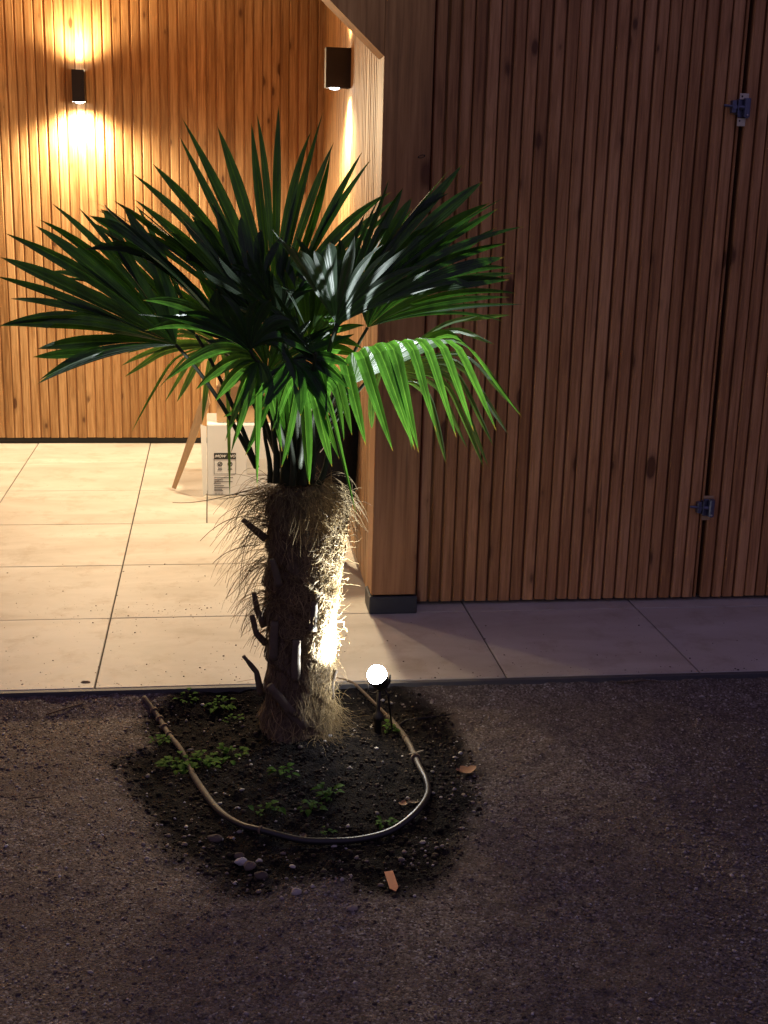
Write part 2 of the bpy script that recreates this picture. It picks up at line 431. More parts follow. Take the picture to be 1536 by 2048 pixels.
vs = [(x, YF+.002, z) for x, z in bp]+[(x, YF+.128, z) for x, z in bp]
mb.add(vs, [(0,4,3,2,1), (5,6,7,8,9)]+[(i, 5+i, 5+(i+1) % 5, (i+1) % 5) for i in range(5)][::1], rnd=.35)
tag(mb.build('corner_brace', M['wood_post']), 'dark front fascia of the recess with its 45 degree cut corner', 'fascia')

# doors: two slatted leaves with a black gap
gx = at(1400, 1200, YD).x; gt = at(1505, 0, YD).x
DG0, DG1 = (gx+gt)/2-.012, (gx+gt)/2+.006
def leaf_door(x0, x1, label, edge):
    d = empty('slatted_gate', ((x0+x1)/2, YD, 0), label, 'gate')
    mb = MB(); slats(mb, 'x', x0, x1, YD, .014, 3.2, .0438, .0066, .014, -1, jit=.0024)
    mb.build('slat_cladding', M['wood_door'], d)
    mb = MB(); mb.box(x0, x1, YD+.017, YD+.06, .016, 3.2, rnd=.2); mb.build('backing_board', M['wood_post'], d)
    return d
dl = leaf_door(.742, DG0, 'wide brown slatted gate leaf between the corner post and the black gap', 0)
dr = leaf_door(DG1, 4.2, 'right brown slatted gate leaf that carries the two blue steel hinges', 1)
mb = MB(); mb.box(.7285, 4.3, YD+.062, YD+.14, .001, 3.2); tag(mb.build('gate_wall', M['black']), 'black backing wall seen in the gaps round the slatted gate', 'wall')

# hinges on the right leaf
def hinge(cx, cz, tilt, first):
    h = MB(); y = YD
    h.box(cx-.006, cx+.036, y-.010, y-.002, cz-.034, cz+.030, bev=.002)
    o = h.build('hinge', M['blue_steel'], dr)
    def part(nm, mat, fn):
        b = MB(); fn(b); q = b.build(nm, M[mat]); q.parent = o
        co = Vector(dr.location); q.location = -co
        return q
    part('knuckle', 'blue_steel', lambda b: (b.tube([(cx+.020, y-.020, cz-.032), (cx+.020, y-.020, cz+.030)], .0125, 14),
         b.tube([(cx+.022, y-.020, cz-.036), (cx+.022, y-.020, cz-.031)], .008, 6)))
    part('adjusting_rod', 'blue_steel', lambda b: (b.tube([(cx-.062, y-.018, cz+.004), (cx-.030, y-.018, cz+.002), (cx+.020, y-.020, cz-.002)], [.0045, .0055, .0085], 10),))
    part('hinge_bracket', 'blue_steel', lambda b: (b.box(cx-.034, cx-.018, y-.026, y-.001, cz-.020, cz+.022, bev=.002), b.box(cx-.015, cx-.011, y-.030, y-.001, cz-.026, cz+.026, bev=.001), b.tube([(cx-.026, y-.030, cz), (cx-.026, y-.024, cz)], .009, 6)))
    part('screw', 'steel', lambda b: b.lathe((cx+.018, y-.034, cz-.026), [(.0035, 0), (.0035, .003), (.002, .0045)], 8, axis=(0, -1, 0)))
    if first:
        part('sticker', 'sticker', lambda b: b.box(cx-.005, cx+.027, y-.013, y-.0105, cz+.026, cz+.046)); part('sticker', 'sticker', lambda b: b.box(cx-.007, cx+.022, y-.013, y-.0105, cz-.062, cz-.036))
        [part('screw', 'ink', lambda b, X_=X_, Z_=Z_: b.lathe((cx+X_, y-.0132, cz+Z_), [(.003, 0), (.003, .0006)], 8, axis=(0, -1, 0))) for X_, Z_ in ((.003, .036), (.001, -.045))]
    else:
        part('spacer', 'cardboard', lambda b: b.box(cx-.005, cx+.034, y-.0022, y-.0005, cz+.031, cz+.042)); part('spacer', 'cardboard', lambda b: b.box(cx-.006, cx+.026, y-.0022, y-.0005, cz-.052, cz-.036))
p1 = at(1478, 215, YD); p2 = at(1408, 1013, YD)
hinge(p1.x, p1.z, 0, True); hinge(p2.x, p2.z, 0, False)

# ---- wall lamps
def sconce(x, y, z0, z1, out, label, px=.066, pr=.105):
    """out: direction the lamp stands off the wall"""
    o = Vector(out); side = Vector((abs(o.y), abs(o.x), 0))
    c = Vector((x, y, 0))+o*(pr/2)
    t = empty('wall_lamp', (c.x, c.y, (z0+z1)/2), label, 'wall lamp', 'up and down wall lamps in the recess')
    hx = px/2*side.x+pr/2*abs(o.x); hy = px/2*side.y+pr/2*abs(o.y)
    b = MB(); wl = .004
    for (a0, a1, b0, b1) in ((-hx, hx, -hy, -hy+wl), (-hx, hx, hy-wl, hy), (-hx, -hx+wl, -hy+wl, hy-wl), (hx-wl, hx, -hy+wl, hy-wl)):
        b.box(c.x+a0, c.x+a1, c.y+b0, c.y+b1, z0, z1)
    b.box(c.x-hx+wl, c.x+hx-wl, c.y-hy+wl, c.y+hy-wl, z0+.02, z1-.02)
    b.build('lamp_body', M['fixture'], t)
    lc = Vector((x, y, 0))+o*(pr*.62)
    for z, s in ((z0, -1), (z1, 1)):
        e = MB(); e.lathe((lc.x, lc.y, z-.004 if s > 0 else z+.006), [(.018, -.014), (.021, -.010), (.020, -.004), (.002, .0)] if s > 0 else [(.021, 0), (.022, .006), (.017, .011), (.002, .013)], 20, axis=(0, 0, s)); q = e.build('lens', M['led'], t, True)
        wc = Vector((x, y, 0))+o*.072
        lamp('SPOT', 'spot_light', (wc.x, wc.y, z+s*.018), P_NARROW, WARM, (0, 0, s), math.radians(106), 1.0, .02, t)
    lamp('SPOT', 'spill_light', (lc.x, lc.y, z0-.022), P_WIDE, (1, .79, .49), o*.55+Vector((0, 0, -1)), math.radians(172), .5, .07, t)
    lamp('SPOT', 'spill_light', (lc.x, lc.y, z1+.022), P_WIDE*.22, (1, .72, .40), o*.5+Vector((0, 0, 1)), math.radians(172), .5, .07, t)
    return t
a = at(160, 172, YB)
sconce(a.x, YB, 1.893, 2.058, (0, -1, 0), 'small black wall lamp with light cones on the left slat wall')
ys = 5.62; a = at(690, 137, ys)
sconce(XS+(ys-YF)*.022-.001, ys, at(690, 177, ys).z, at(690, 97, ys).z, (-1, 0, 0), 'black wall lamp seen side on by the recess corner')
sconce(-2.75, YB, 1.893, 2.058, (0, -1, 0), 'added black wall lamp out of view farther left, filling the recess with light')  # extra lamp out of view, added as fill for the recess

# ================================================================ GROUND
def vnoise(x, y, s, seed=0):
    x = x*s+seed*17.3; y = y*s+seed*9.1; xi = np.floor(x).astype(int); yi = np.floor(y).astype(int); fx = x-xi; fy = y-yi
    def h(a, b):
        n = (a*374761393+b*668265263+seed*1442695) & 0x7fffffff; n = (n ^ (n >> 13))*1274126177 & 0x7fffffff; return ((n ^ (n >> 16)) & 0xffff)/65535.0
    fx = fx*fx*(3-2*fx); fy = fy*fy*(3-2*fy)
    return (h(xi, yi)*(1-fx)+h(xi+1, yi)*fx)*(1-fy)+(h(xi, yi+1)*(1-fx)+h(xi+1, yi+1)*fx)*fy
def fbm(x, y, s, o=4, seed=0): return sum(vnoise(x, y, s*2**i, seed+i)/2**i for i in range(o))/sum(1/2**i for i in range(o))-.5
PC = (.225, 3.17)     # centre of the planting pit
def pitmask(x, y):
    w_ = fbm(x, y, 5, 5, 3)*.42
    dx = (x-PC[0]-.02)/.50; dy = (y-PC[1])/.66
    r = np.sqrt(dx*dx+dy*dy)+w_
    return np.clip((1.0-r)/.17+.5, 0, 1)
def gz(x, y):
    p = pitmask(x, y)
    z = -.046+fbm(x, y, 2.2, 3, 11)*.030+fbm(x, y, 14, 3, 21)*.012+fbm(x, y, 60, 3, 31)*.005
    lump = fbm(x, y, 34, 4, 41)
    z += p*(lump*.022-.010)
    rt = np.sqrt((x-.24)**2+(y-3.36)**2); z += .028*np.exp(-(rt/.17)**2)
    e = np.clip((y-3.54)/.10, 0, 1); z = z*(1-e)+e*(-.013+fbm(x, y, 22, 4, 5)*.022)
    return np.minimum(z, np.where(y > YP-.012, -.010, .05))
def gzs(x, y): return float(gz(np.array([x]), np.array([y]))[0])
fx = np.concatenate([[-80, -40, -20, -10, -6, -4, -3, -2.3, -1.8], np.arange(-1.4, 2.0, .0095), [2.3, 2.8, 3.6, 5, 8, 14, 25, 45, 80]])
fy = np.concatenate([[-80, -40, -20, -10, -5, -2, 0, .8, 1.3, 1.6], np.arange(1.8, 3.655, .0095), [3.70]])
X, Y = np.meshgrid(fx, fy); Z = gz(X, Y)
Z = np.where(Y > 3.66, -.06, Z)
nx, ny = len(fx), len(fy)
idx = np.arange(nx*ny).reshape(ny, nx)
Fq = np.stack([idx[:-1, :-1], idx[:-1, 1:], idx[1:, 1:], idx[1:, :-1]], -1).reshape(-1, 4)
pm = pitmask(X, Y)
tag(npmesh('ground', np.stack([X, Y, Z], -1).reshape(-1, 3), Fq, M['soil'], {'pit': pm.ravel()}), kind='structure')
# ground beyond the terrace, one sheet out to the horizon
mb = MB(); mb.add([(-80, 3.69, -.21), (80, 3.69, -.21), (80, 90, -.21), (-80, 90, -.21)], [(0, 1, 2, 3)])
tag(mb.build('far_ground', M['soil']), kind='structure')

# gravel stones as one loose stuff mesh
def ico():
    p = (1+5**.5)/2
    v = np.array([(-1,p,0),(1,p,0),(-1,-p,0),(1,-p,0),(0,-1,p),(0,1,p),(0,-1,-p),(0,1,-p),(p,0,-1),(p,0,1),(-p,0,-1),(-p,0,1)], float)
    f = np.array([(0,11,5),(0,5,1),(0,1,7),(0,7,10),(0,10,11),(1,5,9),(5,11,4),(11,10,2),(10,7,6),(7,1,8),(3,9,4),(3,4,2),(3,2,6),(3,6,8),(3,8,9),(4,9,5),(2,4,11),(6,2,10),(8,6,7),(9,8,1)])
    return v/np.linalg.norm(v[0]), f
IV, IF = ico()
def stones(name, xs, ys, rs, rn, mat, label, cat, lift=.25):
    n = len(xs); zs = gz(xs, ys)+rs*lift
    a = nr.rand(n)*6.28; ca, sa = np.cos(a), np.sin(a)
    V = IV[None]*(1+nr.uniform(-.25, .25, (n, 12, 1)))
    V = V*np.stack([rs*nr.uniform(.8, 1.5, n), rs*nr.uniform(.7, 1.1, n), rs*nr.uniform(.45, .8, n)], -1)[:, None]
    x = V[..., 0]*ca[:, None]-V[..., 1]*sa[:, None]; y = V[..., 0]*sa[:, None]+V[..., 1]*ca[:, None]
    V = np.stack([x+xs[:, None], y+ys[:, None], V[..., 2]+zs[:, None]], -1).reshape(-1, 3)
    Fs = (IF[None]+np.arange(n)[:, None, None]*12).reshape(-1, 3)
    o = npmesh(name, V, Fs, mat, {'rnd': np.repeat(rn, 12)}, True)
    return tag(o, label, cat, kind='stuff')
N = 52000
xs = nr.uniform(-1.0, 1.75, N); ys = nr.uniform(1.85, 3.63, N)
pmk = pitmask(xs, ys); dens = np.clip(.75+fbm(xs, ys, 3.5, 3, 77)*2.0, .12, 1)
keep = (nr.rand(N) < (1-pmk)*dens+pmk*.03)
xs, ys, pmk = xs[keep], ys[keep], pmk[keep]
rs = .0012+.0024*nr.rand(len(xs))**3+.0022*(nr.rand(len(xs)) < .025)
stones('gravel', xs, ys, rs, np.clip(nr.rand(len(xs))**1.2, 0, .985), M['stone'], 'fine brown gravel over the compacted soil', 'gravel')
# coarser patches at the right and towards the far left
N = 26000; xs = nr.uniform(-1.1, 1.75, N); ys = nr.uniform(1.9, 3.60, N)
cf = np.clip((xs-.62-(ys-2.2)*.42+fbm(xs, ys, 3, 3, 91)*.9)/.35, 0, 1)+np.clip((-xs-.40+fbm(xs, ys, 3, 3, 92)*.8)/.3, 0, 1)*np.clip((ys-2.9)/.4, 0, 1)*.8+np.clip((xs-.66+fbm(xs, ys, 5, 2, 93)*.3)/.1, 0, 1)*np.clip((ys-3.2)/.2, 0, 1)*np.clip((1.15-xs)/.3, 0, 1)*.8
k = (nr.rand(N) < cf*.55) & (pitmask(xs, ys) < .4); xs, ys = xs[k], ys[k]
stones('coarse_gravel', xs, ys, .0021+.0034*nr.rand(len(xs))**2, np.clip(.42+.56*nr.rand(len(xs)), 0, .985), M['stone'], 'coarser paler gravel lying in loose patches at the sides', 'gravel', .5)
# coarser pale pebbles along the rim of the bed
N = 4200; a = nr.rand(N)*6.28; q = 1+nr.randn(N)*.10
xs = PC[0]+np.cos(a)*.47*q; ys = PC[1]+np.sin(a)*.62*q
k = (ys < 3.6) & (nr.rand(N) < np.where((np.sin(a) < .1), .27, .06)*(.5+fbm(xs, ys, 9, 3, 8)*2)); xs, ys = xs[k], ys[k]
stones('rim_pebbles', xs, ys, .0022+.0050*nr.rand(len(xs))**2.6, np.clip(.30+.7*nr.rand(len(xs))**.8, 0, .99), M['stone'], 'rounded pale pebbles scattered along the rim of the dark bed', 'pebbles')
# crumbs of dark soil and pale specks in the bed
N = 9000; xs = nr.uniform(-.3, .75, N); ys = nr.uniform(2.5, 3.62, N); k = pitmask(xs, ys) > .5; xs, ys = xs[k], ys[k]
def _crumb():
    t = NT('soil_crumb'); r = t.attr('rnd'); c = t.ramp(r, [(0, (.010, .008, .006)), (.8, (.045, .033, .024)), (.95, (.09, .07, .05)), (.99, (.5, .47, .42))])
    return t.base(c, .9, 0, .15)
M['crumb'] = _crumb()
stones('soil_crumbs', xs, ys, .0016+.0060*nr.rand(len(xs))**4, nr.rand(len(xs)), M['crumb'], 'dark crumbs of potting soil with pale specks inside the bed', 'soil')

# ================================================================ PALM
TB = Vector((.236, 3.415, -.05)); TT = Vector(at(604, 965, 3.42))
palm = empty('fan_palm', (TB.x, TB.y, -.04), 'young fan palm with shaggy trunk and dark green fronds, planted in the bed', 'palm tree')
def tr_axis(t):
    p = TB.lerp(TT, t); return p+Vector((.006*math.sin(t*5), 0, 0))
def tr_rad(t, a):
    r = .098-.012*t+.012*math.exp(-(t/.08)**2)
    r *= 1+.05*math.sin(3*a+9*t)+.03*math.sin(5*a-14*t)
    # overlapping sheaths
    s = (t*7.3+.5*math.sin(a+1)+a/6.283*2) % 1.0
    rt_ = max(0, math.cos(a+.5))
    r = r*(1+.16*(1-.8*rt_)*(1-s)**1.5-.05)
    u = min(1, max(0, (t-.30)/.55)); q = min(1, max(0, (1.0-t)/.10))
    return r+.036*u*u*(3-2*u)*q**.6*rt_**1.2
NA, NT_ = 72, 130; V = []
for i in range(NT_):
    t = i/(NT_-1)
    for j in range(NA):
        a = 2*math.pi*j/NA; c = tr_axis(t); r = tr_rad(t, a)*(1 if t < .95 else 1-(t-.95)*6)
        r += fbm(np.array([a*3.0]), np.array([t*14]), 2.2, 3, 6)[0]*.016
        V.append((c.x+r*math.cos(a), c.y+r*math.sin(a), c.z))
idx = np.arange(NA*NT_).reshape(NT_, NA); nxt = np.roll(idx, -1, 1)
Fq = np.stack([idx[:-1], nxt[:-1], nxt[1:], idx[1:]], -1).reshape(-1, 4)
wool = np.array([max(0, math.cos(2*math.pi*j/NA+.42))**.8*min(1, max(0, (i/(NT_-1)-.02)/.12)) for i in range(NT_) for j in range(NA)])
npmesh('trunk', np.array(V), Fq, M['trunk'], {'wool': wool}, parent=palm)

# old leaf bases
def stub(p0, p1, p2, w0, w1, mid=None):
    b = MB(); pts = [Vector(p0).lerp(Vector(p1), s/4) if s < 4 else Vector(p1) for s in range(5)]+[Vector(p1).lerp(Vector(p2), s/4) for s in range(1, 5)]
    b.tube(pts, [.88*(w0+(w1-w0)*i/8*(1+.15*math.sin(i*2))) for i in range(9)], 10)
    c0_ = Vector(p1)
    b.v = [(v[0], c0_.y+.046+(v[1]-c0_.y)*.6, v[2]) for v in b.v]
    b.build('leaf_base', M['stub'], palm, True)
for (q, Ys, w0, w1) in (
    ([(532, 1085), (508, 1066), (487, 1049)], (3.36, 3.35, 3.34), .014, .008),
    ([(530, 1262), (516, 1232), (509, 1198)], (3.36, 3.35, 3.33), .013, .008),
    ([(532, 1296), (514, 1278), (505, 1243)], (3.36, 3.34, 3.33), .012, .009),
    ([(524, 1400), (514, 1356), (488, 1326)], (3.38, 3.36, 3.34), .013, .006),
    ([(548, 1330), (549, 1290), (551, 1256)], (3.30, 3.29, 3.28), .016, .013),
    ([(594, 1372), (594, 1330), (596, 1294)], (3.28, 3.27, 3.26), .016, .0135),
    ([(612, 1466), (574, 1424), (541, 1386)], (3.28, 3.27, 3.25), .021, .012),
    ([(664, 1408), (664, 1378), (674, 1352)], (3.34, 3.33, 3.33), .014, .009),
    ([(612, 1090), (626, 1080), (640, 1066)], (3.30, 3.28, 3.26), .011, .007),
    ([(628, 1270), (630, 1240), (632, 1215)], (3.28, 3.27, 3.26), .015, .010),
    ([(560, 1180), (552, 1150), (546, 1130)], (3.29, 3.28, 3.27), .014, .009)):
    stub(*[at(x, y, Y_) for (x, y), Y_ in zip(q, Ys)], w0, w1)

# fibres
def fibres(name, specs, mat, parent):
    V = []; Fs = []; rn = []; base = 0
    for pts, r, c in specs:
        P = np.array(pts); n = len(P); T_ = np.gradient(P, axis=0); T_ /= np.linalg.norm(T_, axis=1)[:, None]+1e-9
        u = np.cross(T_, [.3, .9, .31]); u /= np.linalg.norm(u, axis=1)[:, None]+1e-9; v = np.cross(T_, u)
        rr = r*np.linspace(1, .45, n)[:, None]
        for k in range(3):
            a = 2.094*k; V.append(P+(u*math.cos(a)+v*math.sin(a))*rr)
        i = np.arange(n-1)
        for k in range(3):
            k2 = (k+1) % 3; Fs.append(np.stack([base+k*n+i, base+k2*n+i, base+k2*n+i+1, base+k*n+i+1], -1))
        rn.append(np.full(3*n, c)); base += 3*n
    return npmesh(name, np.concatenate(V), np.concatenate(Fs), mat, {'rnd': np.concatenate(rn)}, True, parent)
def hang(p, out, L, curl, n=9, stiff=.35, down=1.0):
    p = np.array(p, float); d = np.array(out, float); d /= np.linalg.norm(d)+1e-9
    pts = [p.copy()]; wv = nr.randn(3)*curl
    for i in range(n-1):
        d = d+np.array([0, 0, -down])*(1-stiff)*.35+wv*.35+nr.randn(3)*curl*.5
        wv = wv*.75+nr.randn(3)*curl*.5
        d /= np.linalg.norm(d); p = p+d*L/(n-1); pts.append(p.copy())
    return pts
S = []
def mat_hair(a, t, L, curl, lift, th=-1.57, n=9):
    pts = []; zt = (TT-TB).z; ds = L/(n-1); w1 = nr.randn()*curl
    for i in range(n):
        tt = min(max(t, 0), 1); c = tr_axis(tt); r = tr_rad(tt, a)+.0015+lift*(1+.25*math.sin(i*1.3+a*9))
        pts.append(np.array((c.x+r*math.cos(a), c.y+r*math.sin(a), TB.z+zt*t)))
        a += math.cos(th)*ds/max(r, .05); t += math.sin(th)*ds/zt; th += w1*.5+nr.randn()*curl*.6; w1 = w1*.8+nr.randn()*curl*.3
    return pts
# thin hairs lying on the sheaths
for k in range(1500):
    a = nr.uniform(-math.pi-.2, .4); t = nr.uniform(.05, 1.0)
    S.append((mat_hair(a, t, nr.uniform(.03, .11), .22, .003*nr.rand(), -1.57+nr.randn()*.45), nr.uniform(.0005, .0013), nr.rand()*.8))
# woolly mat bulging on the right side
for k in range(3600):
    t = 1-.98*nr.rand()**1.15
    edge = -1.0 if t < .40 else -1.85+.35*math.sin(t*9)          # how far round to the front the mat reaches
    if t < .16: edge = -.8
    a = edge+(.9-edge)*nr.rand()**.75
    prof = .006*math.sin(min(1, max(0, (t-.26)/.70))*3.14159)**.7+.003
    side_ = min(1, (a-edge)/.5)
    lift = prof*side_*nr.rand()**.5
    S.append((mat_hair(a, t, nr.uniform(.03, .10), .50, lift, -1.57+nr.randn()*.9), nr.uniform(.0004, .0011), nr.rand()))
# crown ruff
for k in range(420):
    a = nr.uniform(-math.pi*1.15, .35); t = nr.uniform(.88, 1.02); c = tr_axis(t); r = tr_rad(min(t, 1), a)*.85
    p = (c.x+r*math.cos(a), c.y+r*math.sin(a), c.z)
    out = (math.cos(a), math.sin(a), nr.uniform(.2, 1.1))
    S.append((hang(p, out, nr.uniform(.05, .15), .22, 11, .2), nr.uniform(.0004, .0010), nr.rand()*.6))
# dark wisps arching off the left side in tufts
for (tc, m_, Lm, up) in ((.95, 50, .19, .6), (.86, 60, .21, .4), (.70, 50, .20, .1), (.56, 60, .15, .3), (.44, 36, .10, .1), (.78, 24, .22, .2)):
    for k in range(m_):
        a = math.pi+nr.uniform(-.35, .8); t = tc+nr.uniform(-.03, .03); c = tr_axis(t); r = tr_rad(min(1, t), a)*.97
        p = (c.x+r*math.cos(a), c.y+r*math.sin(a), c.z)
        out = (math.cos(a), math.sin(a)*.6, up+nr.randn()*.25)
        S.append((hang(p, out, Lm*nr.uniform(.4, 1.0), .14, 12, .45), nr.uniform(.0004, .0013), nr.rand()*.35))
for q in (([(520, 975), (470, 985), (410, 1010), (345, 1005)]), ([(520, 1040), (470, 1020), (430, 1050), (400, 1082)]), ([(520, 1090), (470, 1090), (440, 1110), (425, 1128)]),
          ([(530, 1110), (500, 1130), (485, 1175), (452, 1196)]), ([(525, 985), (480, 990), (450, 1000), (438, 998)]), ([(520, 1030), (488, 1060), (482, 1130), (478, 1180)])):
    P = [np.array(at(x, y, 3.33-.02*i)) for i, (x, y) in enumerate(q)]
    pts = [P[0]*(1-s)**3+3*P[1]*s*(1-s)**2+3*P[2]*s*s*(1-s)+P[3]*s**3 for s in np.linspace(0, 1, 12)]
    S.append((pts, .0017, .1))
# loose curls sticking out of the right rim
for k in range(260):
    a = nr.uniform(-1.0, .4); t = nr.uniform(.02, .98); c = tr_axis(t); r = tr_rad(t, a)+.004
    p = (c.x+r*math.cos(a), c.y+r*math.sin(a), c.z)
    out = (math.cos(a)*.7+nr.randn()*.3, math.sin(a)*.7+nr.randn()*.3, nr.randn()*.6)
    S.append((hang(p, out, nr.uniform(.02, .08), .8, 12, .8, .5), nr.uniform(.0004, .0008), .4+.6*nr.rand()))
# skirt at the foot, right, sprawling on the soil
for k in range(300):
    a = nr.uniform(-1.15, .5); t = nr.uniform(.0, .16)*(1 if a > -.9 else .5); c = tr_axis(t); r = tr_rad(t, a)*.97
    p = (c.x+r*math.cos(a), c.y+r*math.sin(a), c.z+.005)
    out = (math.cos(a)*.8, math.sin(a)*.8-.15, -1.2+nr.randn()*.35)
    pts = hang(p, out, nr.uniform(.04, .15), .35, 10, .6, .6)
    for q_ in pts: q_[2] = max(q_[2], gzs(q_[0], q_[1])+.0015+.004*nr.rand())
    S.append((pts, nr.uniform(.0003, .0007), .2+.8*nr.rand()))
fibres('trunk_fibre', S, M['fibre'], palm)['kind'] = 'stuff'

# ---- leaves
CR = Vector(at(592, 935, 3.40))
def fan(hub, tips, fuse=.42, sag=.05, wmax=.021, mat='leaf', n=None, vfold=.4, start=None, pet=True, wmin=0.0, jit=.01, prad=.0046):
    """hub and tips: (px, py, Y) or tips with a knee (px,py,Y, kx,ky,kY)."""
    Hh = np.array(at(*hub)); K = []
    for tp in tips:
        e = np.array(at(*tp[:3]))
        if len(tp) > 3: kn = np.array(at(*tp[3:6]))
        else:
            kn = (Hh+e)/2+np.array([0, 0, sag*np.linalg.norm(e-Hh)])
        K.append((e, kn))
    E = np.array([k[0] for k in K]); Kn = np.array([k[1] for k in K])
    if n:
        s = np.linspace(0, len(K)-1, n); i0 = np.clip(s.astype(int), 0, len(K)-2); f_ = (s-i0)[:, None]
        E = E[i0]*(1-f_)+E[i0+1]*f_; Kn = Kn[i0]*(1-f_)+Kn[i0+1]*f_
    n = len(E)
    E = E+nr.randn(n, 3)*jit*1.5; Kn = Kn+nr.randn(n, 3)*jit*.7; od = (nr.rand(n) < .18)*nr.randn(n)*jit*3; E[:, 2] -= np.abs(od)*1.2; E[:, 0] += od; lf = 1.03-.07*nr.rand(n)**2
    E = Hh+(E-Hh)*lf[:, None]
    Q = 14; ts = np.linspace(0, 1, Q)
    knee = len(tips[0]) > 3
    Mid = np.zeros((n, Q, 3))
    for i in range(n):
        a_, k_, e_ = Hh, Kn[i], E[i]
        if knee:   # polyline hub-knee-tip with a rounded knee
            d1 = np.linalg.norm(k_-a_); d2 = np.linalg.norm(e_-k_); tk = d1/(d1+d2); rr = .13
            for j, t in enumerate(ts):
                if t < tk-rr: p = a_+(k_-a_)*t/tk
                elif t > tk+rr: p = k_+(e_-k_)*(t-tk)/(1-tk)
                else:
                    A = a_+(k_-a_)*max(0, (tk-rr))/tk; B = k_+(e_-k_)*min(1, rr/(1-tk)); u = (t-tk+rr)/(2*rr); p = A*(1-u)**2+2*k_*u*(1-u)+B*u*u
                Mid[i, j] = p
        else:
            c_ = 2*k_-.5*(a_+e_)
            for j, t in enumerate(ts): Mid[i, j] = a_*(1-t)**2+2*c_*t*(1-t)+e_*t*t
    # boundaries
    Bd = np.zeros((n+1, Q, 3)); Bd[1:-1] = (Mid[:-1]+Mid[1:])/2
    Bd[0] = Mid[0]-(Bd[1]-Mid[0]); Bd[-1] = Mid[-1]+(Mid[-1]-Bd[-2])
    b = MB()
    for i in range(n):
        tang = np.gradient(Mid[i], axis=0); tang /= np.linalg.norm(tang, axis=1)[:, None]+1e-9
        L_ = Bd[i]-Mid[i]; R_ = Bd[i+1]-Mid[i]
        fz = fuse*nr.uniform(.88, 1.15); vs = []; al = []; ac = []
        jf = int(fz*(Q-1)); wl = np.linalg.norm(L_[jf]); wr = np.linalg.norm(R_[jf]); wl, wr = max(wl, wmin), max(wr, wmin)
        for j, t in enumerate(ts):
            l, r = L_[j], R_[j]
            ln, rn_ = np.linalg.norm(l)+1e-9, np.linalg.norm(r)+1e-9
            if t <= fz: wL, wR = min(max(ln, wmin*min(1, t/fz)), wmax*1.15), min(max(rn_, wmin*min(1, t/fz)), wmax*1.15)
            else:
                u = (t-fz)/(1-fz); sh = (1-u**2.8)**.95*(1+.16*math.sin(u*3.1))
                wL, wR = min(wl, wmax)*sh+.0004, min(wr, wmax)*sh+.0004
            ld, rd = l/ln, r/rn_
            nn = np.cross(tang[j], rd-ld); nn /= np.linalg.norm(nn)+1e-9
            if nn[2] < 0: nn = -nn
            vf = vfold*(1 if t > .1 else t/.1)
            vs += [Mid[i, j]+ld*wL+nn*vf*wL*.5, Mid[i, j]-nn*vf*(wL+wR)*.25, Mid[i, j]+rd*wR+nn*vf*wR*.5]
            al += [t]*3; ac += [0, .5, 1]
        fs = []
        for j in range(Q-1):
            q = j*3; fs += [(q, q+1, q+4, q+3), (q+1, q+2, q+5, q+4)]
        b.add(vs, fs, along=al, across=ac, rnd=nr.rand())
    o = b.build('frond', M[mat], palm, False)
    if pet:
        s = Vector(start) if start is not None else CR+Vector((nr.uniform(-.035, .035), nr.uniform(-.03, .03), nr.uniform(-.02, .03)))
        h = Vector(Hh); mid = (s+h)/2+Vector((0, 0, .12*(h-s).length)); pts = [s*(1-t)**2+mid*2*t*(1-t)+h*t*t for t in [i/9 for i in range(10)]]
        pb = MB(); pb.tube(pts, [prad*1.5-(prad*.6)*i/9 for i in range(10)], 7)
        q = pb.build('petiole', M['petiole'], None, True); q.parent = o; q.location = -palm.location
    return o

# upright leaf at the back
fan((548, 650, 3.50), [(243, 385, 3.40), (278, 343, 3.42), (310, 309, 3.46), (358, 279, 3.50), (388, 256, 3.53), (447, 233, 3.56), (488, 266, 3.58), (514, 229, 3.60), (556, 234, 3.62),
     (594, 241, 3.62), (628, 252, 3.62), (658, 264, 3.62), (664, 330, 3.60), (717, 308, 3.60), (738, 336, 3.58), (752, 358, 3.56), (790, 390, 3.52), (800, 425, 3.5)], fuse=.40, sag=.02, wmax=.0215, wmin=.012)
# second upright leaf, darker mass just in front of it
fan((520, 660, 3.34), [(183, 414, 3.18), (207, 400, 3.20), (243, 402, 3.22), (300, 440, 3.26), (345, 470, 3.30), (372, 440, 3.34), (405, 430, 3.36), (440, 400, 3.38), (500, 440, 3.38), (545, 463, 3.36)], fuse=.60, sag=.05, n=15, wmax=.024)
# dark broad blade edge-on, upper left
fan((452, 665, 3.20), [(186, 430, 2.98), (182, 412, 3.02), (215, 440, 3.06), (242, 470, 3.10), (262, 512, 3.12)], fuse=.72, sag=.07, n=7, wmax=.022, vfold=.6)
# left leaf
fan((352, 690, 3.12), [(240, 420, 3.20), (178, 422, 3.16), (143, 416, 3.12), (110, 418, 3.10), (62, 432, 3.06), (18, 468, 3.02), (-2, 523, 2.98), (-6, 572, 2.96), (-8, 604, 2.95), (-6, 632, 2.95), (4, 684, 2.96), (96, 722, 2.98), (66, 768, 3.0), (90, 740, 3.05)], fuse=.46, sag=.05, wmax=.020, wmin=.011, start=at(512, 935, 3.34), n=16)
fan((392, 670, 3.30), [(100, 520, 3.35), (60, 560, 3.36), (130, 470, 3.36), (190, 450, 3.38), (240, 440, 3.40), (285, 425, 3.42)], fuse=.5, sag=.06, n=9, wmax=.016, start=at(514, 935, 3.37))
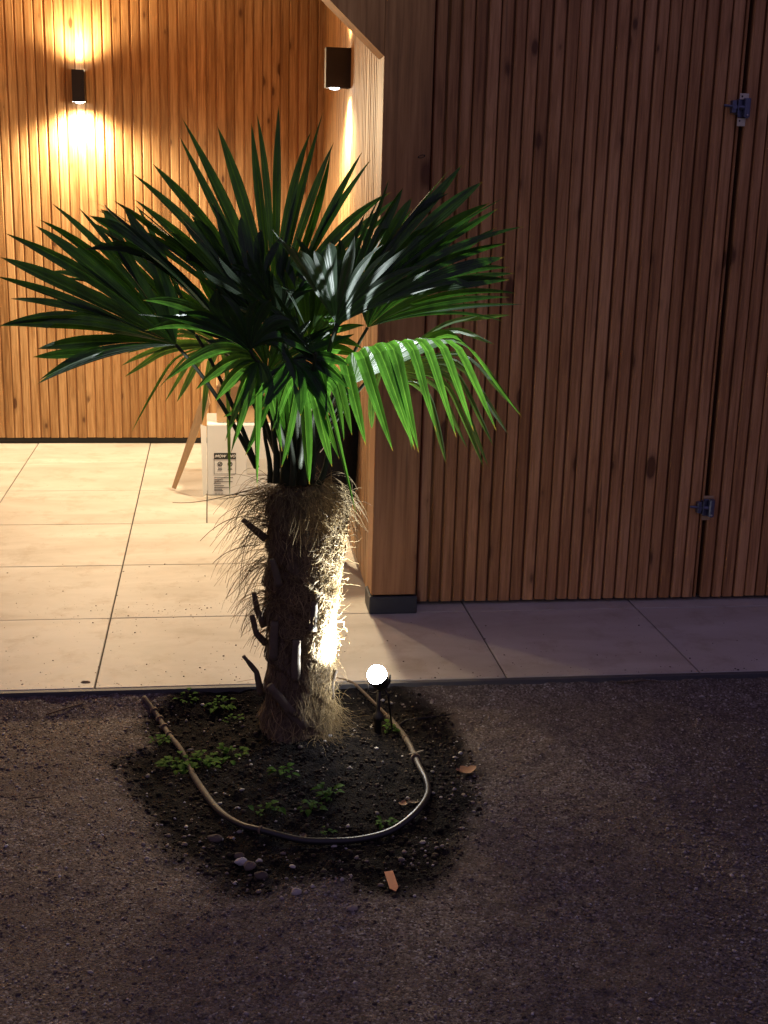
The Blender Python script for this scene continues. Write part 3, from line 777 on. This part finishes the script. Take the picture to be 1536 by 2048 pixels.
# pale back leaf, hanging lower left
fan((440, 688, 3.55), [(236, 722, 3.5), (240, 745, 3.5, 330, 700, 3.52), (256, 862, 3.5, 345, 712, 3.52), (312, 782, 3.5, 372, 712, 3.52), (332, 804, 3.5, 385, 715, 3.52), (352, 810, 3.5, 398, 718, 3.52), (402, 838, 3.5, 420, 720, 3.52), (462, 990, 3.5, 455, 735, 3.52)]
    [1:], fuse=.34, wmax=.0105, mat='leaf_pale', start=at(560, 930, 3.44), jit=.004)
fan((440, 690, 3.58), [(232, 722, 3.5), (280, 700, 3.5), (330, 660, 3.5), (360, 620, 3.55)], fuse=.5, n=7, wmax=.012, mat='leaf_pale', start=at(565, 930, 3.44))
# low left leaf facing the camera
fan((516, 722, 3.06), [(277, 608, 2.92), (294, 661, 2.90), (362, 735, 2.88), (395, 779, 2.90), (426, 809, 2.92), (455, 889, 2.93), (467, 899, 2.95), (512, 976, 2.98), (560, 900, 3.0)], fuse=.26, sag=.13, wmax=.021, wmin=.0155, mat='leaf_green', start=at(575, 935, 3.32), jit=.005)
fan((500, 700, 3.02), [(300, 640, 2.86), (380, 600, 2.90), (460, 585, 2.95), (545, 600, 2.98), (600, 655, 2.96), (620, 720, 2.95)], fuse=.5, sag=.10, n=9, wmax=.020, start=at(580, 935, 3.32))
# low middle leaf, hanging right of the crown, lit from behind
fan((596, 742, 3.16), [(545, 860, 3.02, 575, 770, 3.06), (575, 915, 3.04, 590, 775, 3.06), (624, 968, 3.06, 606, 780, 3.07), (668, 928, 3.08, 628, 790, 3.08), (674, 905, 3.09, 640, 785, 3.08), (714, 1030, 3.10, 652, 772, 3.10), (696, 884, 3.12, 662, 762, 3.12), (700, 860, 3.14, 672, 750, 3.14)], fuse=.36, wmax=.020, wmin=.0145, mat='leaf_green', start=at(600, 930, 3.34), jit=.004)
fan((580, 720, 3.12), [(470, 830, 3.02), (520, 800, 3.00), (590, 800, 2.98), (665, 850, 2.98), (700, 800, 3.0), (690, 730, 3.02)], fuse=.5, sag=.12, n=10, wmax=.020, wmin=.013, start=at(600, 930, 3.34))
# dense low fronds round the crown centre
fan((548, 742, 3.20), [(430, 770, 3.1), (470, 850, 3.08), (505, 905, 3.06), (560, 880, 3.06), (610, 860, 3.06), (640, 830, 3.1), (655, 780, 3.12)], fuse=.4, sag=.10, wmax=.019, wmin=.013, start=at(585, 935, 3.34))
fan((470, 690, 3.36), [(250, 640, 3.3), (290, 600, 3.32), (345, 560, 3.34), (400, 520, 3.36), (455, 500, 3.38), (510, 520, 3.4)], fuse=.5, sag=.05, n=12, wmax=.018, start=at(560, 935, 3.40))
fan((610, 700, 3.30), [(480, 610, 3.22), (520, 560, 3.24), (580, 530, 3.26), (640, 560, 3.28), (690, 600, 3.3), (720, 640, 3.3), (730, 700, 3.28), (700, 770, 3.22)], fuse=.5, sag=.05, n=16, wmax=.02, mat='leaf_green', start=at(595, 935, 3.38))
# big right leaf, silver to the left
fan((676, 650, 3.20), [(548, 466, 3.10), (588, 498, 3.10), (655, 488, 3.12), (712, 440, 3.16), (752, 400, 3.2), (796, 345, 3.25), (846, 395, 3.24), (888, 348, 3.26), (905, 322, 3.28), (945, 352, 3.28), (975, 391, 3.27), (1000, 408, 3.25), (1018, 450, 3.22), (1032, 489, 3.20), (1010, 545, 3.18)], fuse=.50, sag=.05, wmax=.0205, wmin=.010, n=22, start=at(605, 935, 3.36))
# young silver frond and blade catching the spotlight
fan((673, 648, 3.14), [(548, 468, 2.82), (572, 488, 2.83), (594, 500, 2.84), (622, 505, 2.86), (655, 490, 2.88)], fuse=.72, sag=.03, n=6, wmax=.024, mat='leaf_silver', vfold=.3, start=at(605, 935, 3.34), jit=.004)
fan((632, 706, 3.02), [(573, 582, 2.80), (582, 590, 2.80)], fuse=.5, sag=.03, wmax=.014, mat='leaf_silver', vfold=.3, start=at(600, 935, 3.30), jit=.001)
fan((668, 655, 3.18), [(700, 470, 2.92), (735, 480, 2.92), (770, 490, 2.93), (810, 500, 2.95), (850, 530, 2.98), (870, 570, 3.0)], fuse=.5, sag=.03, n=10, wmax=.014, mat='leaf_silver', pet=False, jit=.006)
# second right leaf behind it
fan((735, 655, 3.38), [(700, 470, 3.42), (770, 430, 3.44), (835, 400, 3.46), (900, 390, 3.46), (960, 410, 3.46), (1000, 470, 3.44), (1020, 540, 3.42), (1018, 602, 3.40), (1018, 617, 3.38), (1020, 634, 3.34)], fuse=.48, sag=.05, wmax=.018, n=16, start=at(612, 935, 3.38))
# pendulous leaf on the right: pale fan that folds over and hangs
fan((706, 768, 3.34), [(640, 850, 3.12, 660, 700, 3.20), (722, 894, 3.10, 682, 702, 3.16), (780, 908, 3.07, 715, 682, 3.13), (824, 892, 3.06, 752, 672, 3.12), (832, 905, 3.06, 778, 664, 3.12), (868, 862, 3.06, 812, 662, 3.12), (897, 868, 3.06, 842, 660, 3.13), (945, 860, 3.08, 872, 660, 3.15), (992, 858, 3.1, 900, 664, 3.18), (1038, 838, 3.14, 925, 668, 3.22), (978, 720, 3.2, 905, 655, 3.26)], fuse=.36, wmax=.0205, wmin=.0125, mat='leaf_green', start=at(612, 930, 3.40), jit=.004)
# right back leaf with thin pale tips
fan((760, 735, 3.48), [(742, 858, 3.44, 742, 800, 3.46), (868, 930, 3.42, 850, 790, 3.45), (935, 898, 3.42, 880, 760, 3.45), (962, 924, 3.42, 905, 745, 3.45), (993, 882, 3.42, 905, 725, 3.45), (1042, 840, 3.42, 935, 700, 3.45), (978, 718, 3.42, 905, 660, 3.45), (1014, 632, 3.42, 900, 640, 3.45)], fuse=.55, wmax=.0085, mat='leaf_pale', n=12, start=at(615, 930, 3.44), jit=.004)
# young central leaves
fan((640, 735, 3.10), [(574, 582, 3.02), (545, 590, 3.0), (500, 560, 3.0), (470, 600, 3.0), (440, 640, 3.0)], fuse=.45, sag=.05, n=6, wmax=.017, start=at(600, 930, 3.34))
fan((560, 640, 3.24), [(400, 540, 3.16), (450, 500, 3.18), (520, 520, 3.2), (590, 560, 3.2), (640, 540, 3.22), (690, 520, 3.24)], fuse=.55, sag=.04, n=13, wmax=.02)
fan((600, 690, 3.46), [(480, 560, 3.5), (540, 500, 3.54), (600, 470, 3.56), (640, 500, 3.56), (700, 520, 3.54), (730, 600, 3.5)], fuse=.6, sag=.03, n=14, wmax=.02)
fan((535, 745, 3.30), [(410, 700, 3.2), (440, 655, 3.22), (480, 625, 3.24), (540, 610, 3.26), (600, 625, 3.26), (650, 650, 3.26), (690, 690, 3.24)], fuse=.55, sag=.06, n=13, wmax=.022, wmin=.01, start=at(590, 935, 3.38))
# spear leaves and bare petioles standing in the crown
for (x0, y0, x1, y1, Y0, Y1, r) in ((572, 968, 560, 800, 3.36, 3.34, .022), (596, 968, 590, 780, 3.40, 3.40, .020), (552, 965, 545, 790, 3.34, 3.30, .012), (620, 968, 632, 800, 3.36, 3.30, .012), (540, 965, 528, 830, 3.38, 3.36, .010), (606, 968, 604, 800, 3.33, 3.25, .014), (636, 972, 668, 880, 3.38, 3.4, .013), (585, 968, 580, 820, 3.32, 3.24, .012)):
    b = MB(); a_, c_ = at(x0, y0, Y0), at(x1, y1, Y1)
    b.tube([a_.lerp(c_, i/6)+Vector((.004*math.sin(i), 0, 0)) for i in range(7)], [.68*r*(1.25-.14*i) for i in range(7)], 8)
    b.build('spear_leaf', M['petiole'], palm, True)

# ================================================================ FLOODLIGHT
fc = at(756, 1354, 3.385)
fl = empty('garden_spotlight', (fc.x, fc.y, -.05), 'glaring white garden spotlight on a spike at the edge of the paving', 'spotlight')
aim = Vector((-.40, -.32, .86)).normalized()
b = MB(); b.lathe(fc-aim*.055, [(.012, .014), (.020, .018), (.026, .028), (.028, .052), (.0290, .054), (.0290, .0565), (.0270, .0565), (.0265, .050)], 24, axis=aim, caps=False); b.lathe(fc-aim*.0410, [(.012, 0), (.012, .001)], 16, axis=aim); b.build('lamp_head', M['fixture'], fl, True)
b = MB(); b.lathe(fc-aim*.012, [(.0262, 0), (.0280, .012), (.0285, .020), (.0270, .031), (.021, .040), (.012, .046), (.003, .048)], 24, axis=aim); b.build('lens', M['flood_led'], fl, True)
b = MB(); b.lathe((fc.x+.004, fc.y+.004, -.10), [(.003, 0), (.010, .05), (.011, .085), (.016, .09), (.016, .104), (.008, .112), (.006, .125), (.006, fc.z+.056)], 12); b.build('spike', M['fixture'], fl, True)
b = MB(); hc = fc-aim*.012; sd = aim.cross(Vector((0, 1, 0))).normalized(); ft = Vector((fc.x+.004, fc.y+.004, fc.z-.046))
b.tube([hc+sd*.034, hc+sd*.034-Vector((0, 0, .022)), ft+sd*.016, ft-sd*.016, hc-sd*.034-Vector((0, 0, .022)), hc-sd*.034], .0028, 6); b.build('yoke', M['fixture'], fl, True)
b = MB(); b.tube([hc-aim*.03, ft+Vector((.03, .01, -.02)), Vector((fc.x+.05, fc.y+.03, gzs(fc.x+.05, fc.y+.03)+.004)), Vector((fc.x+.10, fc.y+.09, gzs(fc.x+.10, fc.y+.09)+.002)), Vector((fc.x+.30, fc.y+.14, gzs(fc.x+.30, fc.y+.14)-.004))], .0032, 6); b.build('cable', M['fixture'], fl, True)
lamp('SPOT', 'flood_light', fc+aim*.048, P_FLOOD, (.90, .97, 1.0), aim, math.radians(124), .75, .02, fl)

# grit swept onto the slabs
N = 900; xs = nr.uniform(-1.0, 2.2, N); ys = YP+.01+nr.rand(N)**2.2*1.3
xs = np.concatenate([xs, -.15+nr.randn(160)*.22]); ys = np.concatenate([ys, 4.36+nr.randn(160)*.05]); ys = np.clip(ys, YP+.01, 7.3)
k = (xs < .5) | (ys < 4.2); xs, ys = xs[k], ys[k]; _gz = gz; gz = lambda x, y: x*0+.0002
stones('slab_grit', xs, ys, .0009+.0026*nr.rand(len(xs))**4, nr.rand(len(xs))*.6, M['stone'], 'scattered grit and soil crumbs on the pale slabs', 'grit'); gz = _gz

# ================================================================ CARTONS, BAG
bx0, bx1, by0, by1, bz1 = -.028, .585, 6.10, 6.42, .355
bxo = empty('white_carton', ((bx0+bx1)/2, (by0+by1)/2, 0), 'printed white product carton standing on the tiles behind the palm trunk', 'box')
b = MB(); b.box(bx0, bx1, by0, by1, .002, bz1, bev=.004); b.build('carton_body', M['carton'], bxo)
b = MB(); b.add([(bx0-.002, by0+.005, .01), (bx0-.002, by0+.005, bz1-.01), (bx0-.03, by0-.05, bz1+.01), (bx0-.022, by0-.04, .006)], [(0, 1, 2, 3)]); b.build('side_flap', M['carton'], bxo)
yl = by0-.0015
def lab(x0, x1, z0, z1, nm='print', mat='ink', d=0):
    q = MB(); q.box(x0, x1, yl-d-.0008, yl-d, z0, z1); return q.build(nm, M[mat], bxo)
A = lambda px, py: at(px, py, by0)
a0, a1 = A(428, 906), A(472, 918)
lab(a0.x, a1.x, a1.z, a0.z)
fr0, fr1 = A(428, 918), A(472, 948)
q = MB()
for (x0, x1, z0, z1) in ((fr0.x, fr1.x, fr1.z, fr1.z+.0018), (fr0.x, fr0.x+.0015, fr1.z, fr0.z), (fr1.x-.0015, fr1.x, fr1.z, fr0.z)): q.box(x0, x1, yl-.0008, yl, z0, z1)
for cx in (440, 460):
    c = A(cx, 928); R_ = .012; ring = [2*math.pi*i/24 for i in range(24)]
    vs = [(c.x+R_*math.cos(a_), yl-.0008, c.z+R_*math.sin(a_)) for a_ in ring]+[(c.x+R_*.68*math.cos(a_), yl-.0008, c.z+R_*.68*math.sin(a_)) for a_ in ring]
    q.add(vs, [(i, (i+1) % 24, 24+(i+1) % 24, 24+i) for i in range(24)])
    q.box(c.x-.006, c.x-.001, yl-.0008, yl, c.z-.006, c.z+.001); q.box(c.x+.001, c.x+.006, yl-.0008, yl, c.z-.001, c.z+.006)
    q.box(c.x-.009, c.x+.009, yl-.0008, yl, c.z-.024, c.z-.0215); q.box(c.x-.011, c.x+.011, yl-.0008, yl, c.z-.029, c.z-.0265)
for py, x1 in ((955, 466), (959.5, 446), (963, 465), (966, 442), (971, 448), (974.5, 458), (978, 444), (980.5, 446)):
    c0, c1 = A(428.5, py), A(x1, py); q.box(c0.x, c1.x, yl-.0008, yl, c0.z-.0022, c0.z+.0004)
for i in range(6):
    c0 = A(430+i*3, 989); q.box(c0.x, c0.x+.0022, yl-.0008, yl, c0.z, c0.z+.009)
q.build('print', M['ink'], bxo)
def text(s, x, z, size, y, parent, mat, shear=.25):
    cu = bpy.data.curves.new('lettering', 'FONT'); cu.body = s; cu.size = size; cu.shear = shear; cu.extrude = .0003; cu.offset = size*.02
    o = bpy.data.objects.new('lettering_src', cu); C.objects.link(o)
    dg = bpy.context.evaluated_depsgraph_get(); me = bpy.data.meshes.new_from_object(o.evaluated_get(dg)); bpy.data.objects.remove(o)
    me.materials.clear(); me.materials.append(M[mat])
    n = bpy.data.objects.new('lettering', me); C.objects.link(n); n.rotation_euler = (math.pi/2, 0, 0); n.parent = parent; n.location = Vector((x, y, z))-parent.location
    return n
M['white_ink'] = plain('white_ink', (.8, .8, .8), .6)
text('iMOW', a0.x+.003, a1.z+.009, .0185, yl-.0014, bxo, 'white_ink'); text('EVO', A(456, 912).x, a1.z+.009, .0185, yl-.0014, bxo, 'white_ink')
# product picture: grey body with orange shell
q = MB(); c = A(506, 925); q.box(c.x-.03, c.x+.07, yl-.0008, yl, c.z-.055, c.z+.02, bev=.0003); q.build('picture', M['film'], bxo)
for (x, y, w_) in ((611, 868, .02), (627, 872, .014), (590, 872, .012)):
    c = A(x, y); q = MB(); q.box(c.x-w_, c.x+w_, yl-.0009, yl, c.z-.02, c.z+.014); q.build('picture', M['orange'], bxo)

# brown carton on top and leaning cardboard
b = MB(); b.box(.0, .52, 6.16, 6.40, bz1+.003, bz1+.006); 
z0, z1 = bz1+.003, A(500, 775).z
t = empty('brown_carton', (.27, 6.3, z0), 'open brown cardboard box on top of the white carton', 'box')
b = MB()
for (x0, x1, y0, y1) in ((.02, .50, 6.15, 6.154), (.02, .50, 6.396, 6.40), (.02, .024, 6.1545, 6.3955), (.496, .50, 6.1545, 6.3955)): b.box(x0, x1, y0, y1, z0, z1)
b.box(.0245, .4955, 6.1545, 6.3955, z0, z0+.004); b.build('carton_body', M['cardboard'], t)
def panel(name, quad, th, mat, label=None, cat=None, parent=None):
    Q = [Vector(p) for p in quad]; nn = (Q[1]-Q[0]).cross(Q[2]-Q[0]).normalized()*th
    b = MB(); vs = Q+[p+nn for p in Q]; k = len(Q)
    b.add(vs, [tuple(range(k-1, -1, -1)), tuple(range(k, 2*k))]+[(i, (i+1) % k, k+(i+1) % k, k+i) for i in range(k)])
    o = b.build(name, M[mat], parent)
    if label: tag(o, label, cat)
    return o
panel('flap', [(.02, 6.150, z1), (.50, 6.150, z1), (.47, 6.09, z1+.055), (.06, 6.09, z1+.06)], .004, 'cardboard_in', parent=t)
f0 = ground(346, 974, .002)
panel('cardboard_sheet', [at(345, 975, 6.22), at(352, 978, 6.20), at(421, 806, 6.10), at(415, 776, 6.10), at(398, 812, 6.12)], .005, 'cardboard', 'loose brown cardboard sheet leaning against the left of the white carton', 'cardboard')

# black bag against the side wall
bag = MB(); prof = [(684, 1128, .008), (683, 1100, .022), (680, 1040, .045), (682, 985, .075), (686, 930, .105), (690, 880, .125), (692, 840, .120), (697, 800, .085), (702, 775, .045), (705, 762, .015)]
ctr = [at(x, y, 4.95) for x, y, r in prof]; vs = []; n = 28
for i, (c, (x, y, r)) in enumerate(zip(ctr, prof)):
    for j in range(n):
        a_ = 2*math.pi*j/n; rr = r*(1+.13*math.sin(5*a_+i*.5)+.07*math.sin(9*a_-i))
        vs.append((min(c.x-r*.32+rr*math.cos(a_), XS+.012), c.y+rr*.8*math.sin(a_), c.z))
bag.add(vs, [(i*n+j, i*n+(j+1) % n, i*n+n+(j+1) % n, i*n+n+j) for i in range(len(prof)-1) for j in range(n)]+[tuple(range(n-1, -1, -1)), tuple((len(prof)-1)*n+j for j in range(n))])
tag(bag.build('cloth_bag', M['cloth'], None, True), 'slumped black cloth bag tapering to the floor against the slatted side wall', 'bag')
def bez(P, n):
    P = [np.array(p) for p in P]; out = []
    for i in range(len(P)-1):
        p0 = P[max(i-1, 0)]; p1 = P[i]; p2 = P[i+1]; p3 = P[min(i+2, len(P)-1)]
        for k in range(n):
            t = k/n; out.append(.5*((2*p1)+(-p0+p2)*t+(2*p0-5*p1+4*p2-p3)*t*t+(-p0+3*p1-3*p2+p3)*t**3))
    out.append(P[-1]); return out
b = MB(); b.tube(bez([at(640, 905, 4.8), at(660, 885, 4.78), at(652, 930, 4.78), at(645, 960, 4.8), at(668, 990, 4.8), at(650, 1000, 4.82)], 6), .0022, 6)
tag(b.build('loose_cord', M['film'], None, True), 'thin white cord curling beside the black bag', 'cord')

# ================================================================ HOSE
hp = [(288, 1412), (316, 1432), (338, 1466), (362, 1500), (380, 1530), (402, 1568), (436, 1612), (480, 1646), (530, 1666), (600, 1683), (660, 1688), (720, 1682), (780, 1666), (828, 1636), (854, 1596), (853, 1560), (838, 1530), (822, 1492), (806, 1462), (776, 1430)]
def gp(px, py, up): 
    v = ground(px, py, -.045); v.z = gzs(v.x, v.y)+up; return v
hz = [.004, .008, .010, .010, .008, .006, .010, .012, .012, .012, .012, .012, .012, .014, .016, .016, .014, .012, .010, .004]
hs = empty('irrigation_hose', gp(600, 1683, 0), 'dusty black irrigation hose looped round the palm in the bed', 'hose')
P_ = [gp(x, y, u+.002) for (x, y), u in zip(hp, hz)]; path = bez(P_, 7)
b = MB(); rr = [.0085 if i > 28 else .0072 for i in range(len(path))]; dust = []
for i in range(len(path)): dust += [1.0 if i < 34 else (max(.05, 1-(i-34)/16) if i < 105 else min(.9, .12+(i-105)/25))]*10
b.tube(path, rr, 10, dust=dust); b.build('tube', M['hose'], hs, True)
def around(i, r, l, name, mat):
    p0, p1 = Vector(path[i]), Vector(path[min(i+1, len(path)-1)]); t_ = (p1-p0).normalized(); b = MB()
    b.tube([p0-t_*l/2, p0-t_*l*.45, p0+t_*l*.45, p0+t_*l/2], [r*.9, r, r, r*.9], 12); return b.build(name, M[mat], hs)
M['dusty'] = plain('dusty_plastic', (.16, .11, .07), .8, var=.4, scale=60, bump=.4)
for i, r in ((5, .012), (8, .0125), (11, .0125), (14, .011)): around(i, r, .009, 'barb_fitting', 'dusty')
around(115, .0135, .010, 'clamp', 'dusty'); around(55, .0105, .006, 'clamp', 'dusty'); around(124, .0105, .006, 'clamp', 'dusty')
c = Vector(path[115]); panel('clamp_tab', [c+Vector((-.02, -.006, .012)), c+Vector((.022, .0, .020)), c+Vector((.022, .006, .020)), c+Vector((-.02, .0, .012))], .002, 'stub', parent=None).parent = hs
bpy.data.objects['clamp_tab'].location = -hs.location
# thin feeder pipe beyond
b = MB(); q = [gp(776, 1430, .006), gp(740, 1408, .010), gp(705, 1392, .012), gp(672, 1382, .012)]; b.tube(bez(q, 6), .0048, 8); b.build('feeder_tube', M['dusty'], hs, True)

# ================================================================ WEEDS
def weed(px, py, n, spread, size, label, tall=.02, grp=None):
    c = gp(px, py, 0); o = empty('weed', c, label, 'weed', grp)
    lf = MB(); st = MB()
    for k in range(n):
        a_ = rnd.uniform(0, 6.28); r = spread*rnd.random()**.6; x = c.x+r*math.cos(a_); y = c.y+r*math.sin(a_)*.8
        z0_ = gzs(x, y); hgt = tall*rnd.uniform(.3, 1.2); L = size*rnd.uniform(.75, 1.6)
        d = Vector((math.cos(a_)+rnd.uniform(-.5, .5), math.sin(a_)+rnd.uniform(-.5, .5), rnd.uniform(-.1, .7))).normalized()
        root = Vector((c.x+(x-c.x)*.5, c.y+(y-c.y)*.5, z0_-.002)); p = Vector((x, y, z0_+hgt))
        st.tube([root, root.lerp(p, .5)+Vector((0, 0, .003)), p], .0007, 4)
        s = d.cross(Vector((0, 0, 1))).normalized(); nn = s.cross(d)
        vs = []; K = 6
        for i in range(K):
            u = i/(K-1); wd = L*.34*math.sin(math.pi*(u**.8)*.97+.05); cc = p+d*L*u-Vector((0, 0, L*.35*u*u))
            vs += [cc-s*wd+nn*wd*.3, cc, cc+s*wd+nn*wd*.3]
        fs = []
        for i in range(K-1): q_ = i*3; fs += [(q_, q_+1, q_+4, q_+3), (q_+1, q_+2, q_+5, q_+4)]
        lf.add(vs, fs, along=.3, across=.3, rnd=rnd.random())
    lf.build('foliage', M['weed'], o, True); st.build('stem', M['petiole'], o)
G = 'small weeds sprouting in the bed'
weed(440, 1418, 26, .035, .016, 'small weed tuft just left of the trunk near the paving edge', .02, G)
weed(372, 1412, 16, .03, .014, 'low weed tuft near the paving edge left of the trunk', .014, G)
weed(468, 1440, 12, .03, .013, 'sparse weed between trunk and its larger neighbour', .014, G)
weed(322, 1482, 16, .025, .016, 'little weed left of the dusty hose end', .016, G)
weed(352, 1524, 34, .045, .019, 'leafy weed patch spreading across the left hose', .018, G)
weed(404, 1524, 46, .05, .020, 'densest weed patch right of the left hose run', .020, G)
weed(462, 1510, 26, .045, .017, 'weed patch close to the left foot of the trunk', .016, G)
weed(568, 1552, 15, .028, .018, 'dark weed in front of the trunk foot', .028, G)
weed(530, 1622, 16, .04, .018, 'trailing weed leaning over the front of the hose', .028, G)
weed(622, 1612, 14, .028, .017, 'low bright green weed inside the hose loop', .018, G)
weed(658, 1596, 20, .025, .018, 'tallest bright green weed inside the hose loop', .040, G)
weed(770, 1648, 12, .022, .017, 'star shaped weed just behind the front right hose bend', .012, G)
weed(778, 1458, 14, .022, .016, 'weed beside the right hose joint', .022, G)
weed(655, 1655, 8, .02, .011, 'tiny weed between the hose front and the bright weeds', .008, G)

# ================================================================ SMALL LITTER
def curl(name, px, py, L, W, rz, label, cat, mat='dry_leaf', c_=.5, up=.004):
    c = gp(px, py, up); b = MB(); vs = []; K = 8
    for i in range(K):
        u = i/(K-1)-.5; wd = W*.5*max(.05, math.cos(u*math.pi*.95))*(1+.2*math.sin(i*2.3)); zc = c_*L*(u*u)*2
        for v in (-1, -.35, .35, 1): vs.append(Vector((u*L, v*wd, zc+abs(v)*wd*c_)))
    R3 = Matrix.Rotation(rz, 3, 'Z'); vs = [R3 @ v+c for v in vs]; fs = []
    for i in range(K-1):
        for j in range(3): fs.append((i*4+j, i*4+j+1, i*4+j+5, i*4+j+4))
    o = b.add(vs, fs); o = b.build(name, M[mat], None, True); return tag(o, label, cat)
curl('dry_leaf', 932, 1538, .062, .045, .3, 'curled dry brown leaf on the gravel right of the hose', 'leaf')
curl('dry_leaf', 806, 1606, .028, .022, 1.2, 'small pale dry leaf inside the right bend of the hose', 'leaf')
curl('dry_leaf', 826, 1600, .040, .014, -.6, 'narrow grey dry leaf leaning on the right bend of the hose', 'leaf', 'stub')
curl('dry_leaf', 606, 1670, .022, .018, 1.0, 'scrap of pale leaf lying over the front of the hose', 'leaf', 'stub')
curl('dry_leaf', 460, 1668, .016, .014, .4, 'tiny tan leaf scrap outside the front left hose', 'leaf')
# orange plant tag
c0 = gp(782, 1770, .013)
tg = MB(); pts = [(-.010, .034), (.011, .036), (.0125, -.022), (.004, -.036), (-.008, -.024)]
R3 = Matrix.Rotation(.05, 3, 'Z'); vs = [R3 @ Vector((x, y, .004*(y/.03)))+c0 for x, y in pts]; vs += [v+Vector((0, 0, .0016)) for v in vs]
tg.add(vs, [(4, 3, 2, 1, 0), (5, 6, 7, 8, 9)]+[(i, (i+1) % 5, 5+(i+1) % 5, 5+i) for i in range(5)])
tag(tg.build('plant_tag', M['clay']), 'orange pointed plant tag lying on the soil in front of the bed', 'plant tag')
# pebbles one can point at
def rock(px, py, r, label, rv, sq=.7):
    c = gp(px, py, r*.35); b = MB(); vs = []; n = 14; m_ = 9; sd = rnd.uniform(0, 9)
    for i in range(m_+1):
        th = math.pi*i/m_
        for j in range(n):
            a_ = 2*math.pi*j/n; q_ = r*(1+.10*math.sin(2*a_+sd+th*2)+.07*math.sin(3*a_-sd*2+th*5))
            vs.append((c.x+q_*math.sin(th)*math.cos(a_)*1.15, c.y+q_*math.sin(th)*math.sin(a_), c.z+q_*sq*math.cos(th)))
    b.add(vs, [(i*n+j, i*n+n+j, i*n+n+(j+1) % n, i*n+(j+1) % n) for i in range(m_) for j in range(n)], rnd=rv)
    return tag(b.build('stone', M['stone'], None, True), label, 'stone', 'loose stones round the bed')
rock(593, 1785, .0115, 'round cream pebble on the soil in front of the bed', .93)
rock(482, 1715, .0125, 'bluish white stone left of the front of the hose', .98)
rock(478, 1697, .013, 'brown clod beside the bluish white stone', .2, .5)
rock(500, 1728, .014, 'grey brown stone below the bluish white stone', .35)
rock(522, 1748, .014, 'dark clod on the front left rim of the bed', .12, .6)
rock(518, 1715, .007, 'small pale pebble right of the bluish white stone', .95)
rock(430, 1672, .016, 'brown clod outside the front left hose', .16, .5)
rock(92, 1392, .017, 'brown clod against the edging strip at far left', .15, .6)
rock(172, 1392, .016, 'smaller brown clod against the edging strip', .18, .6)
rock(660, 1478, .0055, 'white pebble at the right foot of the trunk', .99)
rock(812, 1472, .005, 'white pebble right of the hose joint', .99)
rock(704, 1820, .010, 'pale brown pebble in front of the bed near the tag', .8)
# twigs
def twig(pts, r, label):
    b = MB(); P = bez([gp(x, y, .004+u) for x, y, u in pts], 5); b.tube(P, [r*(1-.5*i/len(P)) for i in range(len(P))], 6)
    tag(b.build('twig', M['twig'], None, True), label, 'twig', 'twigs on the ground')
twig([(1232, 1383, 0), (1262, 1384, .003), (1290, 1382, .002), (1320, 1381, 0)], .003, 'dark twig on the gravel near the paving at right')
twig([(330, 1384, .002), (352, 1398, .004), (378, 1406, 0)], .004, 'short dark stick left of the trunk near the paving')
twig([(92, 1434, 0), (130, 1428, .003), (165, 1420, 0)], .003, 'thin dark twig on the gravel at far left')
twig([(52, 1602, 0), (70, 1600, .002), (90, 1596, 0)], .0025, 'small pale twig on the gravel at left')
twig([(430, 1400, .004), (470, 1392, .008), (515, 1384, .01)], .003, 'long stick pointing to the trunk from the left')
twig([(768, 1436, .014), (774, 1433, .015), (782, 1430, .014)], .003, 'white chip of wood on the hose joint')
twig([(1306, 1720, 0), (1312, 1728, 0), (1316, 1738, 0)], .0018, 'tiny straw on the gravel at right')
